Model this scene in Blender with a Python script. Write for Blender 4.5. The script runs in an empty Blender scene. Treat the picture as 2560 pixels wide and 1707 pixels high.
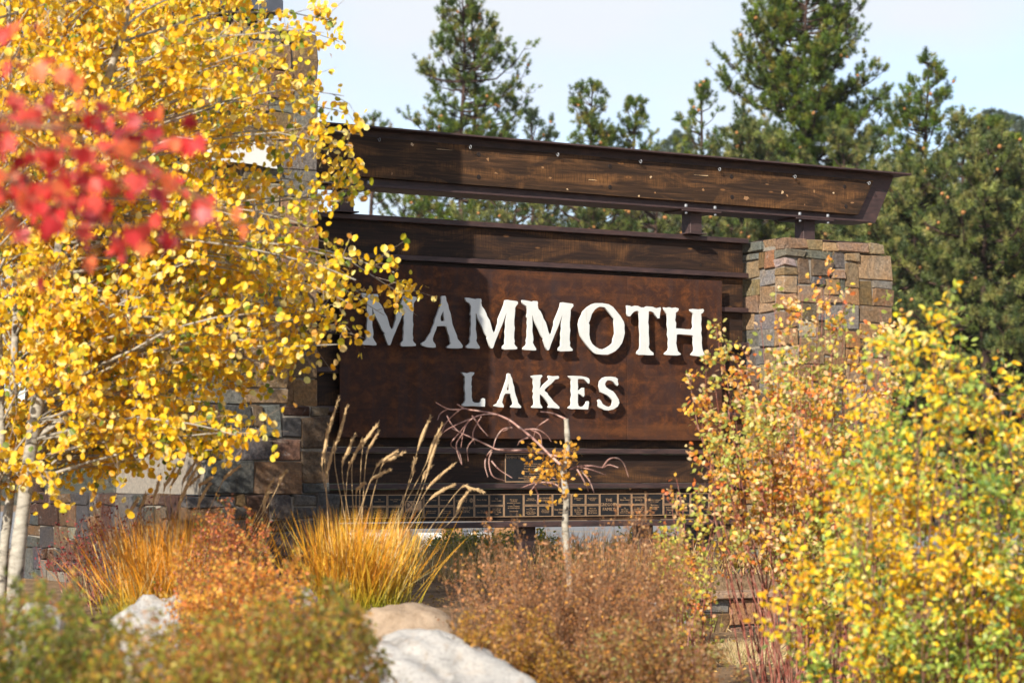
import bpy, bmesh, math, random
import numpy as np
from mathutils import Vector, Matrix, noise as mnoise

R = math.radians
sc = bpy.context.scene
C = sc.collection

# ------------------------------------------------------------------ camera, sky, sun, exposure
F = 85 / 36 * 2560          # focal length in pixels of the photograph
CX, HY, EYE = 1280.0, 1185.0, 1.6
cam = bpy.data.cameras.new('camera')
cam.lens, cam.sensor_width = 85, 36
cam.shift_y = (HY - 853.5) / 2560
cam.clip_start, cam.clip_end = 0.1, 3000
cam.dof.use_dof = True
cam.dof.focus_distance = 25.8
cam.dof.aperture_fstop = 2.6
camo = bpy.data.objects.new('camera', cam)
camo.location = (0, 0, EYE)
camo.rotation_euler = (R(90), 0, 0)
C.objects.link(camo)
sc.camera = camo

TH = R(31.4)
U = np.array([math.cos(TH), math.sin(TH), 0.0])
N = np.array([math.sin(TH), -math.cos(TH), 0.0])
SUN_EL, SUN_OFF = R(30), R(58)
tr = math.cos(SUN_EL) * (math.sin(SUN_OFF) * U - math.cos(SUN_OFF) * N) - math.sin(SUN_EL) * np.array([0, 0, 1.0])
sun = bpy.data.lights.new('sun', 'SUN')
sun.energy, sun.angle, sun.color = 2.85, R(0.53), (1.0, 0.93, 0.81)
suno = bpy.data.objects.new('sun', sun)
suno.rotation_euler = Vector(tr).to_track_quat('-Z', 'Y').to_euler()
suno.location = (-20, -40, 40)
C.objects.link(suno)

w = bpy.data.worlds.new('World'); sc.world = w; w.use_nodes = True
nt = w.node_tree; nt.nodes.clear()
def wn(t, **k):
    n = nt.nodes.new(t)
    for a, b in k.items(): setattr(n, a, b)
    return n
sky = wn('ShaderNodeTexSky', sky_type='NISHITA', sun_disc=False)
sky.sun_elevation = SUN_EL
sky.sun_rotation = math.atan2(-tr[0], -tr[1])
sky.altitude, sky.air_density, sky.dust_density, sky.ozone_density = 2400, 1.0, 1.5, 1.0
bg1 = wn('ShaderNodeBackground'); bg1.inputs['Strength'].default_value = 0.07
bg2 = wn('ShaderNodeBackground'); bg2.inputs['Color'].default_value = (0.92, 0.95, 1.0, 1); bg2.inputs['Strength'].default_value = 0.315
tc = wn('ShaderNodeTexCoord')
mp = wn('ShaderNodeMapping'); mp.inputs['Scale'].default_value = (4.5, 4.5, 9.0); mp.inputs['Location'].default_value = (0.35, 0.1, 0.2)
nz = wn('ShaderNodeTexNoise'); nz.inputs['Scale'].default_value = 1.0; nz.inputs['Detail'].default_value = 5; nz.inputs['Roughness'].default_value = 0.45
rmp = wn('ShaderNodeValToRGB'); rmp.color_ramp.elements[0].position = 0.42; rmp.color_ramp.elements[1].position = 0.64
rmp.color_ramp.elements[0].color = (0.15,) * 3 + (1,); rmp.color_ramp.elements[1].color = (0.95,) * 3 + (1,)
mx = wn('ShaderNodeMixShader'); wo = wn('ShaderNodeOutputWorld')
L = nt.links.new
L(tc.outputs['Generated'], mp.inputs['Vector']); L(mp.outputs['Vector'], nz.inputs['Vector']); L(nz.outputs['Fac'], rmp.inputs['Fac'])
L(sky.outputs['Color'], bg1.inputs['Color'])
L(rmp.outputs['Color'], mx.inputs['Fac']); L(bg1.outputs[0], mx.inputs[1]); L(bg2.outputs[0], mx.inputs[2]); L(mx.outputs[0], wo.inputs['Surface'])

sc.view_settings.view_transform = 'Standard'
sc.view_settings.look = 'None'
sc.view_settings.gamma = 1
sc.view_settings.use_curve_mapping = False
sc.view_settings.exposure = 1.64
sc.render.engine = 'CYCLES'
sc.cycles.use_denoising = True
sc.cycles.max_bounces = 6
sc.cycles.transparent_max_bounces = 6

# ------------------------------------------------------------------ measuring helpers
O = np.array([(849 - CX) / F * 24.8, 24.8, 0.0])
UP = np.array([0, 0, 1.0])
def P(px, py, Y):
    return np.array([(px - CX) / F * Y, Y, EYE + (HY - py) / F * Y])
def SP(px, py, d):                     # measured point on a plane parallel to the sign, d in front of its panel
    r = np.array([(px - CX) / F, 1, (HY - py) / F]); c = np.array([0, 0, EYE])
    t = ((O - c) @ N + d) / (r @ N); p = c + t * r
    return (p - O) @ U, p[2]
def W(u, d, z):
    return O + u * U + d * N + z * UP

# ------------------------------------------------------------------ object helpers
def tag(o, label=None, cat=None, group=None, kind=None):
    if label: o['label'] = label
    if cat: o['category'] = cat
    if group: o['group'] = group
    if kind: o['kind'] = kind
    return o
def empty(name, loc, rz=0.0, label=None, cat=None, group=None):
    o = bpy.data.objects.new(name, None)
    o.empty_display_size = 0.2
    o.location = loc; o.rotation_euler = (0, 0, rz)
    C.objects.link(o)
    return tag(o, label, cat, group)
def add(name, me, m=None, parent=None, kind=None):
    if m is not None:
        me.materials.clear(); me.materials.append(m)
    o = bpy.data.objects.new(name, me)
    C.objects.link(o)
    if parent is not None: o.parent = parent
    if kind: o['kind'] = kind
    return o
def mesh(name, V, polys, col=None, smooth=False):
    """polys: list of int arrays (M,3) or (M,4)"""
    V = np.asarray(V, dtype=np.float32).reshape(-1, 3)
    me = bpy.data.meshes.new(name)
    polys = [np.asarray(p, dtype=np.int32) for p in polys if len(p)]
    nl = sum(p.size for p in polys); npol = sum(len(p) for p in polys)
    me.vertices.add(len(V)); me.vertices.foreach_set('co', V.ravel())
    me.loops.add(nl); me.loops.foreach_set('vertex_index', np.concatenate([p.ravel() for p in polys]))
    tot = np.concatenate([np.full(len(p), p.shape[1], np.int32) for p in polys])
    st = np.concatenate([[0], np.cumsum(tot)[:-1]]).astype(np.int32)
    me.polygons.add(npol); me.polygons.foreach_set('loop_start', st)
    me.polygons.foreach_set('use_smooth', np.full(npol, bool(smooth)))
    if col is not None:
        a = me.color_attributes.new('Col', 'FLOAT_COLOR', 'POINT')
        c = np.ones((len(V), 4), np.float32); c[:, :3] = np.asarray(col).reshape(-1, 3)
        a.data.foreach_set('color', c.ravel())
    me.update(calc_edges=True)
    me.validate()
    return me

class Tubes:
    def __init__(s): s.V = []; s.Q = []; s.n = 0
    def add(s, pts, rad, sides=5, cap=False):
        pts = np.asarray(pts, float); n = len(pts)
        rad = np.broadcast_to(np.asarray(rad, float), (n,))
        t = np.gradient(pts, axis=0)
        t /= np.linalg.norm(t, axis=1, keepdims=True) + 1e-9
        ref = np.array([0.31, 0.17, 0.93]) if abs(t[0] @ np.array([0.31, 0.17, 0.93])) < 0.9 else np.array([0.9, 0.3, 0.1])
        a = np.cross(t, ref); a /= np.linalg.norm(a, axis=1, keepdims=True) + 1e-9
        b = np.cross(t, a)
        ang = np.arange(sides) * 2 * math.pi / sides
        ring = pts[:, None] + rad[:, None, None] * (np.cos(ang)[None, :, None] * a[:, None] + np.sin(ang)[None, :, None] * b[:, None])
        s.V.append(ring.reshape(-1, 3))
        i = np.arange(n - 1)[:, None] * sides; k = np.arange(sides)[None]; k2 = (k + 1) % sides
        q = np.stack([i + k, i + k2, i + sides + k2, i + sides + k], -1).reshape(-1, 4) + s.n
        s.Q.append(q); s.n += n * sides
    def mesh(s, name, base=None, smooth=True):
        V = np.concatenate(s.V)
        if base is not None: V = V - base
        return mesh(name, V, [np.concatenate(s.Q)], smooth=smooth)
def spline(pts, n):
    """Catmull-Rom through points, n samples"""
    p = np.asarray(pts, float)
    if len(p) == 2: return p[0] + (p[1] - p[0]) * np.linspace(0, 1, n)[:, None]
    p = np.vstack([2 * p[0] - p[1], p, 2 * p[-1] - p[-2]])
    out = []
    for t in np.linspace(0, len(p) - 3 - 1e-6, n):
        i = int(t); f = t - i; a, b, c, d = p[i:i + 4]
        out.append(0.5 * (2 * b + (c - a) * f + (2 * a - 5 * b + 4 * c - d) * f * f + (3 * b - a - 3 * c + d) * f ** 3))
    return np.array(out)
def unit(v): return v / (np.linalg.norm(v, axis=-1, keepdims=True) + 1e-9)
def frames(axis, rng):
    """(N,3,3) rotation matrices whose z column is axis, with random spin"""
    z = unit(axis); r = unit(rng.normal(size=z.shape))
    x = unit(np.cross(r, z)); y = np.cross(z, x)
    return np.stack([x, y, z], -1)
def scatter(name, tv, tf, loc, rot, scale, col, base):
    tv = np.asarray(tv, float); tf = np.asarray(tf)
    V = np.einsum('nij,kj->nki', rot, tv) * np.asarray(scale).reshape(-1, 1, 1) + (loc - base)[:, None]
    Fc = (tf[None] + (np.arange(len(loc)) * len(tv))[:, None, None]).reshape(-1, tf.shape[1])
    return mesh(name, V.reshape(-1, 3), [Fc], col=np.repeat(col, len(tv), 0))
def inpoly(x, y, poly):
    p = np.asarray(poly, float); q = np.roll(p, -1, 0); r = np.zeros(len(x), bool)
    for (x0, y0), (x1, y1) in zip(p, q):
        c = ((y0 > y) != (y1 > y)) & (x < (x1 - x0) * (y - y0) / (y1 - y0 + 1e-12) + x0)
        r ^= c
    return r
def sample_poly(poly, n, rng, k=6):
    """n fairly even points in a polygon"""
    p = np.asarray(poly, float); lo, hi = p.min(0), p.max(0); pts = []
    while len(pts) < n:
        c = rng.uniform(lo, hi, (400, 2)); c = c[inpoly(c[:, 0], c[:, 1], poly)]
        for i in range(0, len(c) - k, k):
            g = c[i:i + k]
            if pts:
                d = np.min(np.linalg.norm(g[:, None] - np.array(pts)[None], axis=2), 1); pts.append(g[np.argmax(d)])
            else: pts.append(g[0])
            if len(pts) >= n: break
    return np.array(pts)
def pick(cols, n, rng, var=0.12):
    """colours from a weighted list [(weight, rgb)...]"""
    wt = np.array([c[0] for c in cols], float); a = np.array([c[1] for c in cols], float)
    i = rng.choice(len(cols), n, p=wt / wt.sum())
    return np.clip(a[i] * (1 + rng.normal(0, var, (n, 1))) * (1 + rng.normal(0, var * 0.35, (n, 3))), 0.003, 0.9)

# ------------------------------------------------------------------ materials
class M:
    def __init__(s, name):
        s.m = bpy.data.materials.new(name); s.m.use_nodes = True; s.t = s.m.node_tree
        s.t.nodes.clear()
        s.out = s.n('ShaderNodeOutputMaterial'); s.p = s.n('ShaderNodeBsdfPrincipled')
        s.l(s.p.outputs[0], s.out.inputs['Surface'])
    def n(s, t, **k):
        x = s.t.nodes.new(t)
        for a, b in k.items(): setattr(x, a, b)
        return x
    def l(s, a, b): s.t.links.new(a, b)
    def noise(s, scale, detail=5, rough=0.6, vec=None, dist=0.0):
        x = s.n('ShaderNodeTexNoise'); x.inputs['Scale'].default_value = scale
        x.inputs['Detail'].default_value = detail; x.inputs['Roughness'].default_value = rough; x.inputs['Distortion'].default_value = dist
        if vec is not None: s.l(vec, x.inputs['Vector'])
        return x.outputs['Fac']
    def coord(s, scale=(1, 1, 1), perobj=False, kind='Object'):
        t = s.n('ShaderNodeTexCoord'); m = s.n('ShaderNodeMapping'); m.inputs['Scale'].default_value = scale
        s.l(t.outputs[kind], m.inputs['Vector'])
        if perobj:
            o = s.n('ShaderNodeObjectInfo'); k = s.n('ShaderNodeMath', operation='MULTIPLY'); k.inputs[1].default_value = 37.0
            s.l(o.outputs['Random'], k.inputs[0]); s.l(k.outputs[0], m.inputs['Location'])
        return m.outputs['Vector']
    def ramp(s, fac, stops):
        r = s.n('ShaderNodeValToRGB'); e = r.color_ramp.elements
        while len(e) < len(stops): e.new(0.5)
        for x, (p, c) in zip(e, stops):
            x.position = p; x.color = (c if len(c) == 4 else tuple(c) + (1,)) if not isinstance(c, float) else (c, c, c, 1)
        s.l(fac, r.inputs['Fac']); return r.outputs['Color']
    def mix(s, fac, a, b, mode='MIX'):
        x = s.n('ShaderNodeMix', data_type='RGBA', blend_type=mode)
        for v, i in ((fac, 0), (a, 6), (b, 7)):
            if hasattr(v, 'is_linked'): s.l(v, x.inputs[i])
            elif i == 0: x.inputs[0].default_value = v
            else: x.inputs[i].default_value = tuple(v) + (1,)
        return x.outputs[2]
    def base(s, c):
        if hasattr(c, 'is_linked'): s.l(c, s.p.inputs['Base Color'])
        else: s.p.inputs['Base Color'].default_value = tuple(c) + (1,)
    def set(s, rough=0.8, metal=0.0, spec=0.5):
        s.p.inputs['Roughness'].default_value = rough; s.p.inputs['Metallic'].default_value = metal
        s.p.inputs['Specular IOR Level'].default_value = spec
    def bump(s, fac, strength=0.3, dist=0.01):
        b = s.n('ShaderNodeBump'); b.inputs['Strength'].default_value = strength; b.inputs['Distance'].default_value = dist
        s.l(fac, b.inputs['Height']); s.l(b.outputs[0], s.p.inputs['Normal'])

def leaf_mat(name, trans=0.48, rough=0.45, spec=0.5):
    a = M(name); c = a.n('ShaderNodeAttribute', attribute_name='Col').outputs['Color']
    v = a.noise(60, 2); c = a.mix(0.55, c, a.mix(1.0, c, a.ramp(v, [(0.3, (0.55, 0.5, 0.45)), (0.7, (1.25, 1.25, 1.25))]), 'MULTIPLY'))
    a.base(c); a.set(rough, 0, spec)
    t = a.n('ShaderNodeBsdfTranslucent'); a.l(c, t.inputs['Color'])
    x = a.n('ShaderNodeMixShader'); x.inputs[0].default_value = trans
    a.l(a.p.outputs[0], x.inputs[1]); a.l(t.outputs[0], x.inputs[2]); a.l(x.outputs[0], a.out.inputs['Surface'])
    return a.m
MT = {}
MT['leaf'] = leaf_mat('autumn_leaf')
MT['needle'] = leaf_mat('pine_needle', 0.12, 0.5, 0.4)
MT['dryleaf'] = leaf_mat('dry_leaf', 0.15, 0.7, 0.2)
MT['grass'] = leaf_mat('grass_blade', 0.25, 0.6, 0.25)

def bark(name, c0, c1, c2, scale=(14, 14, 5), bump=0.5):
    a = M(name); v = a.coord(scale)
    n = a.noise(1.0, 6, 0.65, v, 0.6)
    a.base(a.ramp(n, [(0.32, c0), (0.5, c1), (0.7, c2)])); a.set(0.85, 0, 0.2); a.bump(n, bump, 0.01)
    return a.m
MT['aspen_bark'] = bark('aspen_bark', (0.06, 0.05, 0.042), (0.30, 0.27, 0.22), (0.44, 0.40, 0.33), (9, 9, 16))
MT['aspen_twig'] = bark('aspen_twig', (0.16, 0.12, 0.10), (0.32, 0.25, 0.20), (0.42, 0.34, 0.28), (20, 20, 20))
MT['red_twig'] = bark('red_twig', (0.12, 0.03, 0.022), (0.26, 0.085, 0.06), (0.42, 0.26, 0.20), (15, 15, 15))
MT['brown_twig'] = bark('brown_twig', (0.07, 0.035, 0.022), (0.20, 0.10, 0.06), (0.33, 0.20, 0.14), (20, 20, 20))
MT['dry_twig'] = bark('dry_twig', (0.08, 0.04, 0.022), (0.26, 0.135, 0.07), (0.46, 0.29, 0.18), (20, 20, 20))
MT['pink_twig'] = bark('dead_twig', (0.16, 0.08, 0.065), (0.34, 0.19, 0.16), (0.50, 0.36, 0.30), (12, 12, 12))
MT['pine_bark'] = bark('pine_bark', (0.012, 0.008, 0.007), (0.045, 0.026, 0.019), (0.10, 0.058, 0.042), (3, 3, 1.2), 1.0)

def stone_mat():
    a = M('ashlar_stone'); v = a.coord((1, 1, 1), True)
    oc = a.n('ShaderNodeObjectInfo').outputs['Color']
    big = a.noise(5, 4, 0.6, v, 0.4); fine = a.noise(30, 7, 0.78, v); veins = a.noise(9, 5, 0.6, v, 1.5)
    c = a.mix(a.ramp(big, [(0.35, 0.0), (0.65, 0.75)]), oc, a.mix(1.0, oc, (1.25, 1.0, 0.72), 'MULTIPLY'))
    c = a.mix(1.0, c, a.ramp(fine, [(0.25, (0.30, 0.30, 0.30)), (0.5, (0.95, 0.95, 0.95)), (0.75, (1.75, 1.7, 1.6))]), 'MULTIPLY')
    c = a.mix(a.ramp(veins, [(0.60, 0.0), (0.78, 0.55)]), c, (0.42, 0.39, 0.36))
    c = a.mix(a.ramp(veins, [(0.18, 0.7), (0.36, 0.0)]), c, (0.035, 0.03, 0.028))
    a.base(c); a.set(0.9, 0, 0.25)
    h = a.mix(0.5, fine, big); a.bump(h, 1.0, 0.07)
    return a.m
MT['stone'] = stone_mat()
def simple(name, c0, c1, scale, rough=0.85, bump=0.3, metal=0.0, spec=0.3, vecscale=(1, 1, 1), detail=6, dist=0.01):
    a = M(name); n = a.noise(scale, detail, 0.65, a.coord(vecscale))
    a.base(a.ramp(n, [(0.3, c0), (0.7, c1)])); a.set(rough, metal, spec)
    if bump: a.bump(n, bump, dist)
    return a.m
MT['mortar'] = simple('mortar', (0.15, 0.13, 0.11), (0.27, 0.235, 0.19), 40)
MT['steel'] = simple('rusty_steel', (0.024, 0.015, 0.016), (0.085, 0.044, 0.038), 9, 0.62, 0.15, 0.25, 0.5, (0.6, 3, 3))
MT['white_paint'] = simple('white_letter_paint', (0.63, 0.635, 0.605), (0.71, 0.71, 0.68), 6, 0.45, 0.05)
def letter_mat():
    a = M('white_letter_paint'); n = a.noise(6, 5, 0.6, a.coord((1, 1, 1))); r = a.noise(1.0, 5, 0.65, a.coord((26, 3, 2.2)))
    c = a.ramp(n, [(0.3, (0.54, 0.55, 0.525)), (0.7, (0.62, 0.62, 0.595))])
    c = a.mix(a.ramp(r, [(0.60, 0.0), (0.80, 0.45)]), c, (0.42, 0.33, 0.22)); a.base(c); a.set(0.45, 0, 0.35)
    return a.m
MT['white_paint'] = letter_mat()
MT['script'] = simple('dark_script_paint', (0.02, 0.012, 0.010), (0.04, 0.025, 0.02), 9, 0.6, 0)
MT['black'] = simple('plaque_black', (0.006, 0.006, 0.007), (0.016, 0.014, 0.014), 40, 0.55, 0.05)
MT['bronze'] = simple('plaque_bronze', (0.30, 0.18, 0.10), (0.46, 0.30, 0.18), 30, 0.45, 0.0, 0.35)
MT['zinc'] = simple('zinc_bolt', (0.22, 0.225, 0.24), (0.36, 0.37, 0.39), 30, 0.45, 0, 0.4)
MT['hole'] = simple('bolt_and_hole_dark', (0.012, 0.008, 0.007), (0.03, 0.02, 0.016), 30, 0.7, 0, 0.3)
MT['chip'] = simple('bare_wood', (0.42, 0.26, 0.12), (0.66, 0.50, 0.32), 25, 0.8, 0.1)
MT['cap_panel'] = simple('red_brown_panel', (0.26, 0.055, 0.025), (0.36, 0.09, 0.035), 3, 0.6, 0.05)
MT['cap_steel'] = simple('slate_blue_steel', (0.055, 0.062, 0.08), (0.10, 0.11, 0.135), 7, 0.5, 0.05, 0.2)
MT['asphalt'] = simple('pale_asphalt', (0.15, 0.15, 0.155), (0.24, 0.24, 0.245), 30, 0.9, 0.2)
MT['white_line'] = simple('white_road_paint', (0.62, 0.62, 0.6), (0.78, 0.78, 0.76), 12, 0.7, 0)
MT['yellow_line'] = simple('yellow_road_paint', (0.60, 0.33, 0.04), (0.72, 0.42, 0.07), 12, 0.7, 0)
MT['galv'] = simple('galvanised_rail', (0.50, 0.52, 0.54), (0.66, 0.68, 0.70), 5, 0.55, 0, 0.2)
MT['post_wood'] = simple('post_wood', (0.20, 0.10, 0.045), (0.34, 0.19, 0.09), 8, 0.85, 0.3, 0, 0.2, (6, 6, 0.8))

def wood_mat(name, dark, mid, light, wear):
    a = M(name); v = a.coord((1, 1, 1), True)
    def mp(s):
        m = a.n('ShaderNodeMapping'); m.inputs['Scale'].default_value = s; a.l(v, m.inputs['Vector']); return m.outputs['Vector']
    grain = a.noise(1.0, 7, 0.7, mp((1.6, 20, 46)), 0.5)
    saw = a.noise(1.0, 3, 0.6, mp((120, 8, 5)))
    patch = a.noise(1.0, 5, 0.65, mp((1.3, 3, 5)), 0.8)
    c = a.ramp(grain, [(0.28, dark), (0.52, mid), (0.78, light)])
    wf = a.mix(1.0, a.ramp(patch, [(0.48, 0.0), (0.72, wear)]), a.ramp(saw, [(0.35, 0.15), (0.65, 1.0)]), 'MULTIPLY')
    c = a.mix(wf, c, (0.26, 0.115, 0.036))
    k = a.n('ShaderNodeTexVoronoi'); k.inputs['Scale'].default_value = 1.0; a.l(mp((1.7, 4, 5.2)), k.inputs['Vector'])
    c = a.mix(a.ramp(k.outputs['Distance'], [(0.045, 0.9), (0.085, 0.0)]), c, (0.20, 0.09, 0.03))
    c = a.mix(a.ramp(k.outputs['Distance'], [(0.015, 0.9), (0.04, 0.0)]), c, (0.012, 0.006, 0.004))
    a.base(c); a.set(0.75, 0, 0.25); a.bump(grain, 0.5, 0.006)
    return a.m
MT['wood'] = wood_mat('stained_plank', (0.008, 0.005, 0.004), (0.022, 0.011, 0.007), (0.06, 0.028, 0.014), 0.6)
MT['wood_beam'] = wood_mat('weathered_beam_plank', (0.010, 0.006, 0.004), (0.034, 0.017, 0.008), (0.125, 0.060, 0.026), 0.85)

def panel_mat():
    a = M('weathering_steel_panel'); v = a.coord((1, 1, 1))
    def mp(s):
        m = a.n('ShaderNodeMapping'); m.inputs['Scale'].default_value = s; a.l(v, m.inputs['Vector']); return m.outputs['Vector']
    big = a.noise(1.0, 5, 0.6, mp((0.9, 1, 1.4)), 0.5); mid = a.noise(1.0, 8, 0.72, mp((7, 5, 9)), 0.4)
    run = a.noise(1.0, 4, 0.6, mp((9, 3, 0.5))); band = a.noise(1.0, 4, 0.6, mp((0.35, 1, 6)), 0.3); grit = a.noise(120, 3, 0.7, v)
    c = a.ramp(mid, [(0.3, (0.015, 0.008, 0.007)), (0.48, (0.050, 0.017, 0.007)), (0.70, (0.155, 0.050, 0.012))])
    c = a.mix(a.ramp(big, [(0.40, 0.0), (0.68, 0.75)]), c, (0.042, 0.022, 0.019))
    c = a.mix(a.ramp(run, [(0.50, 0.0), (0.72, 0.65)]), c, (0.036, 0.024, 0.024))
    c = a.mix(a.ramp(band, [(0.55, 0.0), (0.74, 0.6)]), c, (0.13, 0.048, 0.016))
    c = a.mix(1.0, c, a.ramp(grit, [(0.3, (0.65, 0.65, 0.65)), (0.7, (1.3, 1.3, 1.3))]), 'MULTIPLY')
    a.base(c); a.set(0.75, 0.0, 0.18); a.bump(mid, 0.12, 0.003)
    return a.m
MT['panel'] = panel_mat()

def granite_mat():
    a = M('white_granite'); v = a.coord((1, 1, 1), True)
    big = a.noise(3, 5, 0.6, v, 0.6); fine = a.noise(55, 6, 0.8, v); stain = a.noise(7, 5, 0.6, v, 1.2)
    c = a.ramp(big, [(0.3, (0.31, 0.30, 0.288)), (0.65, (0.45, 0.42, 0.385))])
    c = a.mix(a.ramp(stain, [(0.55, 0.0), (0.75, 0.55)]), c, (0.34, 0.24, 0.15))
    lich = a.noise(4.5, 6, 0.7, v, 0.8); c = a.mix(a.ramp(lich, [(0.56, 0.0), (0.66, 0.5)]), c, (0.17, 0.165, 0.15))
    c = a.mix(1.0, c, a.ramp(fine, [(0.3, (0.45, 0.45, 0.47)), (0.5, (1, 1, 1)), (0.75, (1.12, 1.12, 1.1))]), 'MULTIPLY')
    a.base(c); a.set(0.85, 0, 0.25); a.bump(a.mix(0.4, fine, big), 0.7, 0.03)
    return a.m
MT['granite'] = granite_mat()
MT['tan_rock'] = simple('tan_rock', (0.20, 0.14, 0.09), (0.36, 0.27, 0.19), 9, 0.9, 0.7, 0, 0.2, (1, 1, 1), 8, 0.03)
def soil_mat():
    a = M('planting_soil'); v = a.coord((1, 1, 1))
    n1 = a.noise(1.5, 6, 0.6, v); n2 = a.noise(25, 6, 0.75, v)
    c = a.ramp(n1, [(0.3, (0.16, 0.105, 0.062)), (0.7, (0.34, 0.23, 0.135))])
    c = a.mix(1.0, c, a.ramp(n2, [(0.3, (0.4, 0.38, 0.36)), (0.7, (1.5, 1.45, 1.4))]), 'MULTIPLY')
    a.base(c); a.set(0.95, 0, 0.1); a.bump(n2, 0.9, 0.05)
    return a.m
MT['soil'] = soil_mat()
def hill_mat():
    a = M('forest_hill'); v = a.coord((1, 1, 1))
    n1 = a.noise(0.03, 6, 0.6, v); n2 = a.noise(0.4, 6, 0.7, v)
    c = a.ramp(n1, [(0.35, (0.05, 0.065, 0.035)), (0.65, (0.16, 0.13, 0.10))])
    c = a.mix(1.0, c, a.ramp(n2, [(0.3, (0.5, 0.5, 0.5)), (0.7, (1.4, 1.4, 1.4))]), 'MULTIPLY')
    a.base(c); a.set(1.0, 0, 0.1); a.bump(n2, 1.0, 2.0)
    return a.m
MT['hill'] = hill_mat()

# ------------------------------------------------------------------ ground
def sstep(a, b, x):
    t = np.clip((x - a) / (b - a), 0, 1); return t * t * (3 - 2 * t)
def gz(x, y):
    x = np.asarray(x, float); y = np.asarray(y, float)
    bed = sstep(15.6, 17.4, y) * (1 - sstep(33, 39, y)) * 0.60         # raised bed round the tower and the sign
    wall_y = 25.53 + 0.61 * (x - 2.0)                                    # right of x=1.2 it stops at the retaining wall
    keep = np.where(x > 1.2, (y > wall_y + 0.45).astype(float), 1.0)
    soft = sstep(0.4, 1.4, x)
    bed = bed * (1 - soft) + bed * keep * soft
    z = bed - 0.10 * sstep(19, 23, y) - 0.25 * sstep(33, 39, y)
    z = z + 0.03 * np.sin(x * 1.7 + y * 0.9) * (1 - sstep(30, 36, y))
    ridge = np.interp(x / np.maximum(y, 1) * 350, [-70, -14, 8, 24, 45, 75, 100, 400], [6, 24, 35, 42.5, 41, 43, 45, 55])
    z = z + ridge * sstep(170, 350, y) + 0.02 * np.maximum(y - 350, 0)
    return z
ys = np.concatenate([np.linspace(-12, 40, 261), np.linspace(41, 160, 60), np.linspace(165, 420, 60), np.linspace(450, 1500, 12)])
xs = np.concatenate([-np.geomspace(700, 12.3, 40), np.linspace(-12, 16, 141), np.geomspace(16.3, 700, 40)])
gx, gy = np.meshgrid(xs, ys)
gV = np.stack([gx, gy, gz(gx, gy)], -1).reshape(-1, 3)
nx = len(xs)
ii = (np.arange(len(ys) - 1)[:, None] * nx + np.arange(nx - 1)[None]).ravel()
gq = np.stack([ii, ii + 1, ii + nx + 1, ii + nx], -1)
far = gV[ii][:, 1] > 150
g = add('ground', mesh('ground', gV, [gq[~far]], smooth=True), MT['soil']); g['kind'] = 'structure'
g = add('hill', mesh('hill', gV, [gq[far]], smooth=True), MT['hill']); g['kind'] = 'structure'

rd = np.array([0.68, -0.73, 0]); rn = np.array([0.73, 0.68, 0])
def strip(name, c0, c1, s0, s1, z, m):
    V = [rn * c0 + rd * s0, rn * c0 + rd * s1, rn * c1 + rd * s1, rn * c1 + rd * s0]
    n = 60; t = np.linspace(s0, s1, n)
    a = np.array([rn * c0 + rd * k for k in t]); b = np.array([rn * c1 + rd * k for k in t])
    V = np.concatenate([a, b]); V[:, 2] = z
    i = np.arange(n - 1); q = np.stack([i, i + 1, n + i + 1, n + i], -1)
    o = add(name, mesh(name, V, [q]), m); o['kind'] = 'structure'
    return o
road_z = -0.33
strip('road', 33.5, 66, -140, 60, road_z, MT['asphalt'])
strip('road_marking', 45.0, 45.15, -140, 60, road_z + 0.004, MT['white_line'])
strip('road_marking', 51.2, 51.33, -140, 60, road_z + 0.004, MT['white_line'])
strip('road_marking', 57.2, 57.4, -140, 60, road_z + 0.004, MT['yellow_line'])

# ------------------------------------------------------------------ chamfered blocks (stones, planks, steel)
def chamfer_topology():
    corners = [(x, y, z) for x in (-1, 1) for y in (-1, 1) for z in (-1, 1)]
    idx = {}; pos = []
    for c in corners:
        for a in range(3):
            idx[c, a] = len(pos); v = [c[k] * (1.0 if k == a else 0.8) for k in range(3)]; pos.append(v)
    pos = np.array(pos, float); quads = []; tris = []
    def order(ids):
        p = pos[ids]; c = p.mean(0); nrm = c / np.linalg.norm(c)
        a = p[0] - c; a -= nrm * (a @ nrm); a /= np.linalg.norm(a); b = np.cross(nrm, a)
        return [ids[k] for k in np.argsort([math.atan2((q - c) @ b, (q - c) @ a) for q in p])]
    for a in range(3):
        for s in (-1, 1): quads.append(order([idx[c, a] for c in corners if c[a] == s]))
    for a in range(3):
        for b in range(a + 1, 3):
            for s in (-1, 1):
                for t in (-1, 1):
                    cs = [c for c in corners if c[a] == s and c[b] == t]
                    quads.append(order([idx[c, k] for c in cs for k in (a, b)]))
    for c in corners: tris.append(order([idx[c, k] for k in range(3)]))
    return corners, idx, np.array(quads), np.array(tris)
CC, CI, CQ, CT = chamfer_topology()
def block_verts(lo, hi, ch, jit=0.0, rng=None):
    lo = np.asarray(lo, float); hi = np.asarray(hi, float); V = np.zeros((24, 3))
    ch = min(ch, 0.3 * float(np.min(hi - lo)))
    for c in CC:
        p = np.array([(lo, hi)[c[k] > 0][k] for k in range(3)])
        if jit: p = p + rng.uniform(-jit, jit, 3)
        for a in range(3):
            v = p.copy()
            for k in range(3):
                if k != a: v[k] -= c[k] * ch
            V[CI[c, a]] = v
    return V
def block(name, lo, hi, m, parent, ch=0.004, kind=None, jit=0, rng=None, off=(0, 0, 0)):
    V = block_verts(lo, hi, ch, jit, rng) - np.asarray(off)
    o = add(name, mesh(name, V, [CQ, CT]), m, parent, kind)
    o.location = off
    return o
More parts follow.
